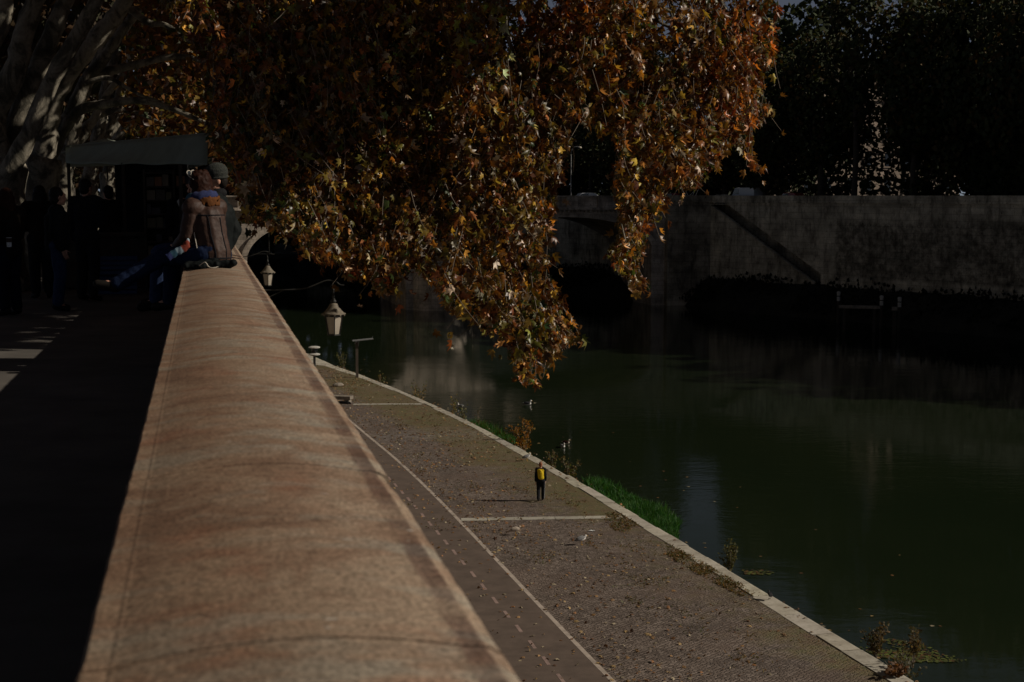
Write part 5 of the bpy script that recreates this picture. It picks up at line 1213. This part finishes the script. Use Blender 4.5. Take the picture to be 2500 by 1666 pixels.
# ------------------------------------------------------------------ wall lanterns on long brackets
lanterns = []
def lantern(px, py, Y, lab, stay=False):
    c = at(px, py, Y); s, n = sn(c); wall_n = nwall(s)+.05; t = thing('wall_lantern', lab, 'lantern', (c.x, c.y, c.z), WA, 'wall lanterns over the quay'); L = n-wall_n
    m = MB(); m.lathe([(.165, -.27), (.18, -.27), (.18, -.235), (.165, -.235)], n=6); m.lathe([(.255, .21), (.265, .22), (.265, .27), (.245, .28)], n=6)
    for k in range(6):
        a = 2*math.pi*(k+.5)/6; m.bar((.168*math.cos(a), .168*math.sin(a), -.25), (.248*math.cos(a), .248*math.sin(a), .24), .022)
    m.build('frame', M['iron'], t)
    m = MB(); m.lathe([(.155, -.245), (.234, .215)], n=6); m.build('glass', M['opal'], t)
    m = MB(); m.lathe([(.305, .262), (.31, .285), (.27, .30), (.20, .37), (.145, .44), (.11, .50), (.10, .53), (.06, .55)], n=18); m.build('cap', M['cap'], t, smooth=True)
    m = MB()
    for k in range(12): a = 2*math.pi*k/12; m.prism([(-.03, 0), (.03, 0), (0, -.05)], (.295*math.cos(a), .295*math.sin(a), .27), (-math.sin(a), math.cos(a), 0), (0, 0, 1), (.008*math.cos(a), .008*math.sin(a), 0))
    m.build('cap_fringe', M['cap'], t)
    m = MB(); m.lathe([(.05, .53), (.075, .57), (.085, .60), (.05, .64), (.03, .68), (.05, .72), (.028, .76), (.018, .86), (.03, .89), (.012, .93)], n=10); m.build('finial', M['iron'], t, smooth=True)
    m = MB(); m.tube(smoothline([(0, 0, .9), (-.02, 0, 1.02), (.06, 0, 1.10), (.16, 0, 1.02), (.28, 0, 1.0)], 5), .016, 6); m.tube(smoothline([(.05, 0, 1.1), (-.2, 0, 1.12), (-.7, 0, .94), (-1.4, 0, .90), (-L, 0, .92)], 5), .02, 6)
    m.tube([(-L, 0, .2), (-L*.45, 0, .90)], .014, 6); m.box((-L-.02, 0, .55), (.05, .16, .9))
    if stay: m.tube([(.07, 0, 1.0), (.07, 0, 2.0)], .014, 6); m.tube([(-.6, 0, 1.02), (.3, 0, 1.02)], .012, 6)
    m.build('bracket', M['iron'], t)
lantern(815, 793, 36, 'nearer white glass wall lantern, left of the steel post')
lantern(654, 682, 57.6, 'farther small wall lantern right beside the seated couple', True)

# ------------------------------------------------------------------ quay furniture
p = un(872, 922); ip = thing('sign_post', 'rusty steel post with flat tilted board on top, by the kerb', 'sign', p, R(8)); m = MB(); m.box((0, 0, 1.3), (.20, .16, 2.6)); m.build('post', M['rust'], ip)
m = MB(); m.bar((-.1, 0, 2.45), (.0, 0, 2.72), .10, .14); m.bar((.1, 0, 2.3), (.16, 0, 2.74), .06, .10); m.build('arm', M['steel'], ip)
m = MB(); m.bar((-.32, -.02, 2.73), (1.2, .05, 2.86), .7, .05); m.build('board', M['steel'], ip); m = MB(); m.bar((1.14, .05, 2.86), (1.17, .05, 3.02), .03); m.build('rod', M['steel'], ip)
p = un(768, 896); fl = thing('lamp_bollard', 'low double disc lamp post just past the parapet edge', 'lamp', p); m = MB(); m.lathe([(.12, 0), (.10, .1), (.10, 1.1), (.12, 1.15)], n=10); m.build('post', M['iron'], fl)
for z in (.95, 1.5): m = MB(); m.lathe([(.10, z-.1), (.44, z), (.46, z+.06), (.30, z+.12), (.05, z+.14)], n=16); m.build('disc', M['paleposts'], fl)
m = MB(); m.lathe([(.22, 1.12), (.26, 1.3), (.22, 1.45)], n=12); m.build('lamp_glass', M['glassdark'], fl)
p = un(838, 984); sb = thing('stone_bench', 'pale stone block bench with moss at its foot, half behind the parapet', 'bench', p, R(-14)); m = MB(); m.box((-.55, 0, .36), (2.3, .62, .22)); o = m.build('seat', M['stone'], sb, bev=.03)
for x in (.32, -1.3): m = MB(); m.box((x, 0, .125), (.32, .5, .25)); m.build('leg', M['stone'], sb, bev=.02)
m = MB(); ellip(m, (.15, -.33, .04), (.55, .16, .14)); ellip(m, (-.3, -.34, .03), (.4, .12, .11)); blob('moss', m, M['algae'], sb, .03, 2, .08, .1)
p = un(825, 944); bd = thing('broken_stone', 'small pale broken stone on the cobbles above the bench', 'stone', p, R(30)); m = MB(); ellip(m, (0, 0, .12), (.42, .22, .16), n=7, m=5); ellip(m, (.3, .1, .08), (.2, .14, .1), n=6, m=4); m.build('rock', M['stone'], bd, fixn=True)
# ------------------------------------------------------------------ birds
def bird(name, label, P, rz, kind='stand', scale=1.0, body='gullwhite', wing='gullgrey', cat='gull', group=None, pose=0, bk='beak'):
    t = thing(name, label, cat, P, rz, group); m = MB(); k = scale; S = lambda *a: Vector(a)*k; h = .13 if kind == 'stand' else -.01
    if kind == 'stand':
        ellip(m, S(0, .0, h+.09), (.075*k, .17*k, .078*k), Matrix.Rotation(R(22-pose), 3, 'X')); capsule(m, S(0, .10, h+.13), S(0, .15, h+.21-pose*.003), .05*k, .036*k); ellip(m, S(0, .165, h+.235-pose*.003), (.038*k, .05*k, .038*k)); capsule(m, S(0, -.12, h+.05), S(0, -.23, h+.02), .035*k, .012*k)
        hd = (.165, h+.235-pose*.003)
    else:
        ellip(m, S(0, 0, .05), (.085*k, .18*k, .07*k)); capsule(m, S(0, .11, .08), S(0, .14, .17), .045*k, .034*k); ellip(m, S(0, .155, .195), (.038*k, .05*k, .037*k)); capsule(m, S(0, -.13, .08), S(0, -.22, .10), .03*k, .010*k); hd = (.155, .195)
    blob('body', m, M[body], t, .008, 3)
    m = MB()
    if kind == 'stand': ellip(m, S(0, -.045, h+.112), (.066*k, .15*k, .062*k), Matrix.Rotation(R(20-pose), 3, 'X'))
    else: ellip(m, S(0, -.04, .082), (.07*k, .14*k, .05*k))
    blob('mantle', m, M[wing], t, .008, 3)
    m = MB(); m.lathe([(.014*k, 0), (.010*k, .035*k), (.003*k, .06*k)], n=8); b = m.build('beak', M[bk], t); b.location = S(0, hd[0]+.045, hd[1]-.006); b.rotation_euler = (R(-100), 0, 0)
    for s in (-1, 1):
        m = MB(); zc = h+.10 if kind == 'stand' else .07; ro = Matrix.Rotation(R(16 if kind == 'stand' else -4), 3, 'X')
        ellip(m, S(s*.052, -.03, zc+.018), (.044*k, .165*k, .062*k), ro); capsule(m, S(s*.05, -.12, zc-.03 if kind == 'stand' else zc), S(s*.02, -.27, zc-.065 if kind == 'stand' else zc+.02), .028*k, .008*k); blob('wing', m, M[wing], t, .008, 3)
        if kind == 'stand':
            m = MB(); m.tube([S(s*.03, .02, h+.04), S(s*.03, .01, .065), S(s*.03, .02, .008)], .007*k, 6); m.prism([(-.025*k, 0), (.025*k, 0), (.03*k, .06*k), (0, .05*k), (-.03*k, .06*k)], S(s*.03, .0, .002), (1, 0, 0), (0, 1, 0), (0, 0, .008)); m.build('leg', M[bk], t)
    return t
gg = 'gulls on the quay'
bird('gull', 'grey backed white gull standing on the cobbles below the man', un(1419, 1331), R(-68), scale=1.1, group=gg, pose=16)
bird('gull', 'mottled brown young gull on the cobbles left of the grey backed gull', un(1258, 1307), R(-80), scale=1.05, body='gullbrown', wing='gullbrown', group=gg, pose=14)
bird('gull', 'small white gull near the kerb, behind the walking man', un(1286, 1126), R(-75), scale=1.0, group=gg, pose=4)
wg = 'birds on the water'
def onwater(px, py): p = un(px, py, WAT); p.z = WAT+.01; return p
bird('gull', 'white gull swimming in the wake beyond the orange bush', onwater(1374, 1093), R(-160), 'float', 1.3, group=wg)
bird('duck', 'dark duck swimming just beyond the white gull in the wake', onwater(1382, 1084), R(-100), 'float', 1.2, 'gullbrown', 'hairbrown', 'duck', wg)
bird('duck', 'dark and white duck swimming alone beneath the lowest leaf tip', onwater(1288, 989), R(-95), 'float', 1.5, 'gullwhite', 'pigeon', 'duck', wg)
bird('gull', 'white gull swimming close behind the tall yellow weed', onwater(1124, 995), R(60), 'float', 1.3, group=wg)
bird('pigeon', 'black bird perched on the pale kerb edge above the cobbles', un(1879, 1463, .04), R(10), 'stand', .72, 'pigeon', 'pigeon', 'pigeon', bk='pigeon')
# litter
p = un(1445, 1297, .01); pl = thing('paper_scrap', 'crumpled pale scrap of paper on the cobbles right of the gull', 'paper', p); m = MB(); rr = random.Random(3)
for i in range(6):
    for j in range(4): m.v.append((-.13+.05*i+rr.uniform(-.02, .02), -.05+.035*j+rr.uniform(-.01, .01), rr.uniform(.0, .04))); m.c.append((1, 1, 1))
m.f = [(i*4+j, i*4+j+1, (i+1)*4+j+1, (i+1)*4+j) for i in range(5) for j in range(3)]; o = m.build('sheet', M['whitecloth'], pl); o.modifiers.new('t', 'SOLIDIFY').thickness = .003

# ------------------------------------------------------------------ far bank: cars, posts, lamp
def car(label, p, rz, paint, van=False):
    t = thing('parked_car', label, 'car', p, rz, 'cars on the far bank road'); h = 1.5 if not van else 2.2
    prof = [(-2.1, .35), (-2.15, .75), (-1.95, .95), (-1.2, 1.02), (-.75, h-.05), (-.4, h), (.9, h), (1.35, h-.08), (1.85, 1.05), (2.1, .95), (2.12, .4)] if not van else [(-2.4, .35), (-2.4, 1.0), (-1.9, 1.2), (-1.45, 2.1), (-1.2, h), (2.3, h), (2.4, 2.1), (2.4, .4)]
    m = MB(); m.prism(prof, (0, -.84, 0), (1, 0, 0), (0, 0, 1), (0, 1.68, 0)); m.build('body', M[paint], t, bev=.06)
    for y in (-.85, .85):
        m = MB(); pr = [(-1.05, 1.05), (-.68, h-.12), (.3, h-.1), (.3, 1.05)] if not van else [(-1.75, 1.3), (-1.35, 2.0), (-.6, 2.0), (-.6, 1.3)]
        m.prism(pr, (0, y-.01, 0), (1, 0, 0), (0, 0, 1), (0, .02, 0)); m.build('window', M['glassdark'], t)
        for x in (-1.35, 1.35):
            w = MB(); w.tube([(x, y-.1, .32), (x, y+.1, .32)], .32, 16); wh = w.build('wheel', M['tyre'], t); w = MB(); w.tube([(x, y-.115, .32), (x, y+.115, .32)], .18, 12); w.build('rim', M['steel'], wh)
    for y in (-.6, .6): m = MB(); m.box((-2.13 if not van else -2.41, y, .72), (.06, .3, .14)); m.build('headlight', M['whitepaint'], t)
    for y in (-.6, .6): m = MB(); m.box((2.12 if not van else 2.41, y, .78), (.06, .25, .14)); m.build('tail_light', M['carred'], t)
    return t
def onland(px, Y, z): p = at(px, 470, Y); p.z = z; return p
DECK = 11.69
bz = 12.25
car('white car crossing the bridge, only its roof above the stone parapet', onland(1428, 200, DECK+.55), BA, 'carwhite')
car('red car with pale windscreen near the bridge end', onland(1630, 203, DECK+.55), BA, 'carred')
car('white and orange van behind the upper stair end', onland(1822, 196, bz), FRZ, 'carwhite', True)
car('dark red car parked under the far trees right of the white van', onland(1932, 190, bz), FRZ, 'carred')
lp = thing('street_lamp', 'thin tall street lamp standing on the bridge between the leaf curtains', 'lamp', onland(1394, 192.5, DECK), 0); m = MB(); m.tube([(0, 0, 0), (0, 0, 7.5)], [.12, .06], 8); m.build('pole', M['steel'], lp); m = MB(); m.tube(smoothline([(0, 0, 7.4), (.3, 0, 8.1), (1.1, 0, 8.2)], 4), .05, 6); m.build('arm', M['steel'], lp); m = MB(); m.lathe([(.1, 0), (.3, .02), (.22, .2), (.05, .25)], (1.15, 0, 8.0), 10); m.build('lamp_head', M['opal'], lp)
tr = thing('trestle', 'thin white crossed poles on the parapet at the bridge end', 'trestle', onland(1682, 192, 13.35), 0); m = MB()
for a, b in (((-1.2, 0, 1.4), (-.4, 0, 0)), ((-.9, 0, 1.5), (-.1, 0, 0)), ((1.1, 0, 1.5), (.5, 0, 0)), ((1.5, 0, 1.4), (.9, 0, 0)), ((.1, 0, .02), (1.3, 0, 1.2))): m.bar(a, b, .06)
m.build('poles', M['whitepaint'], tr)
for i, (px, py, lab) in enumerate(((2047, 731, 'leftmost white mooring post at the foot of the stair, left of the long beam'), (2152, 742, 'white mooring post standing behind the right end of the long beam'), (2196, 746, 'rightmost white mooring post on the dark far bank'))):
    p = un(px, py+4, 1.1); mo = thing('mooring_post', lab, 'post', p, 0, 'white mooring posts on the far bank'); m = MB(); m.lathe([(.20, 0), (.20, .85), (.23, .9), (.23, 1.05), (.1, 1.12)], n=12); m.build('post', M['paleposts'], mo); m = MB(); m.lathe([(.17, -3.2), (.17, 0)], n=10); m.build('pile', M['darkwood'], mo); m = MB(); m.lathe([(.215, .5), (.215, .62)], n=12); m.build('band', M['iron'], mo)
p = un(2098, 750, 1.2); bm_ = thing('mooring_beam', 'low pale beam lying between the white mooring posts', 'beam', p, FRZ*.0+R(-14)); m = MB(); m.box((0, 0, 0), (4.4, .5, .34)); m.build('beam', M['stone'], bm_, bev=.03)
for x in (-1.6, 1.6): m = MB(); m.box((x, 0, -1.75), (.3, .35, 3.16)); m.build('leg', M['darkwood'], bm_)
p = un(2184, 754, 1.2); bk_ = thing('mooring_block', 'short pale block beside the rightmost white mooring post', 'block', p, R(-14)); m = MB(); m.box((0, 0, 0), (.6, .5, .4)); m.build('block', M['stone'], bk_, bev=.03); m = MB(); m.box((0, 0, -1.75), (.4, .35, 3.1)); m.build('foot', M['darkwood'], bk_)
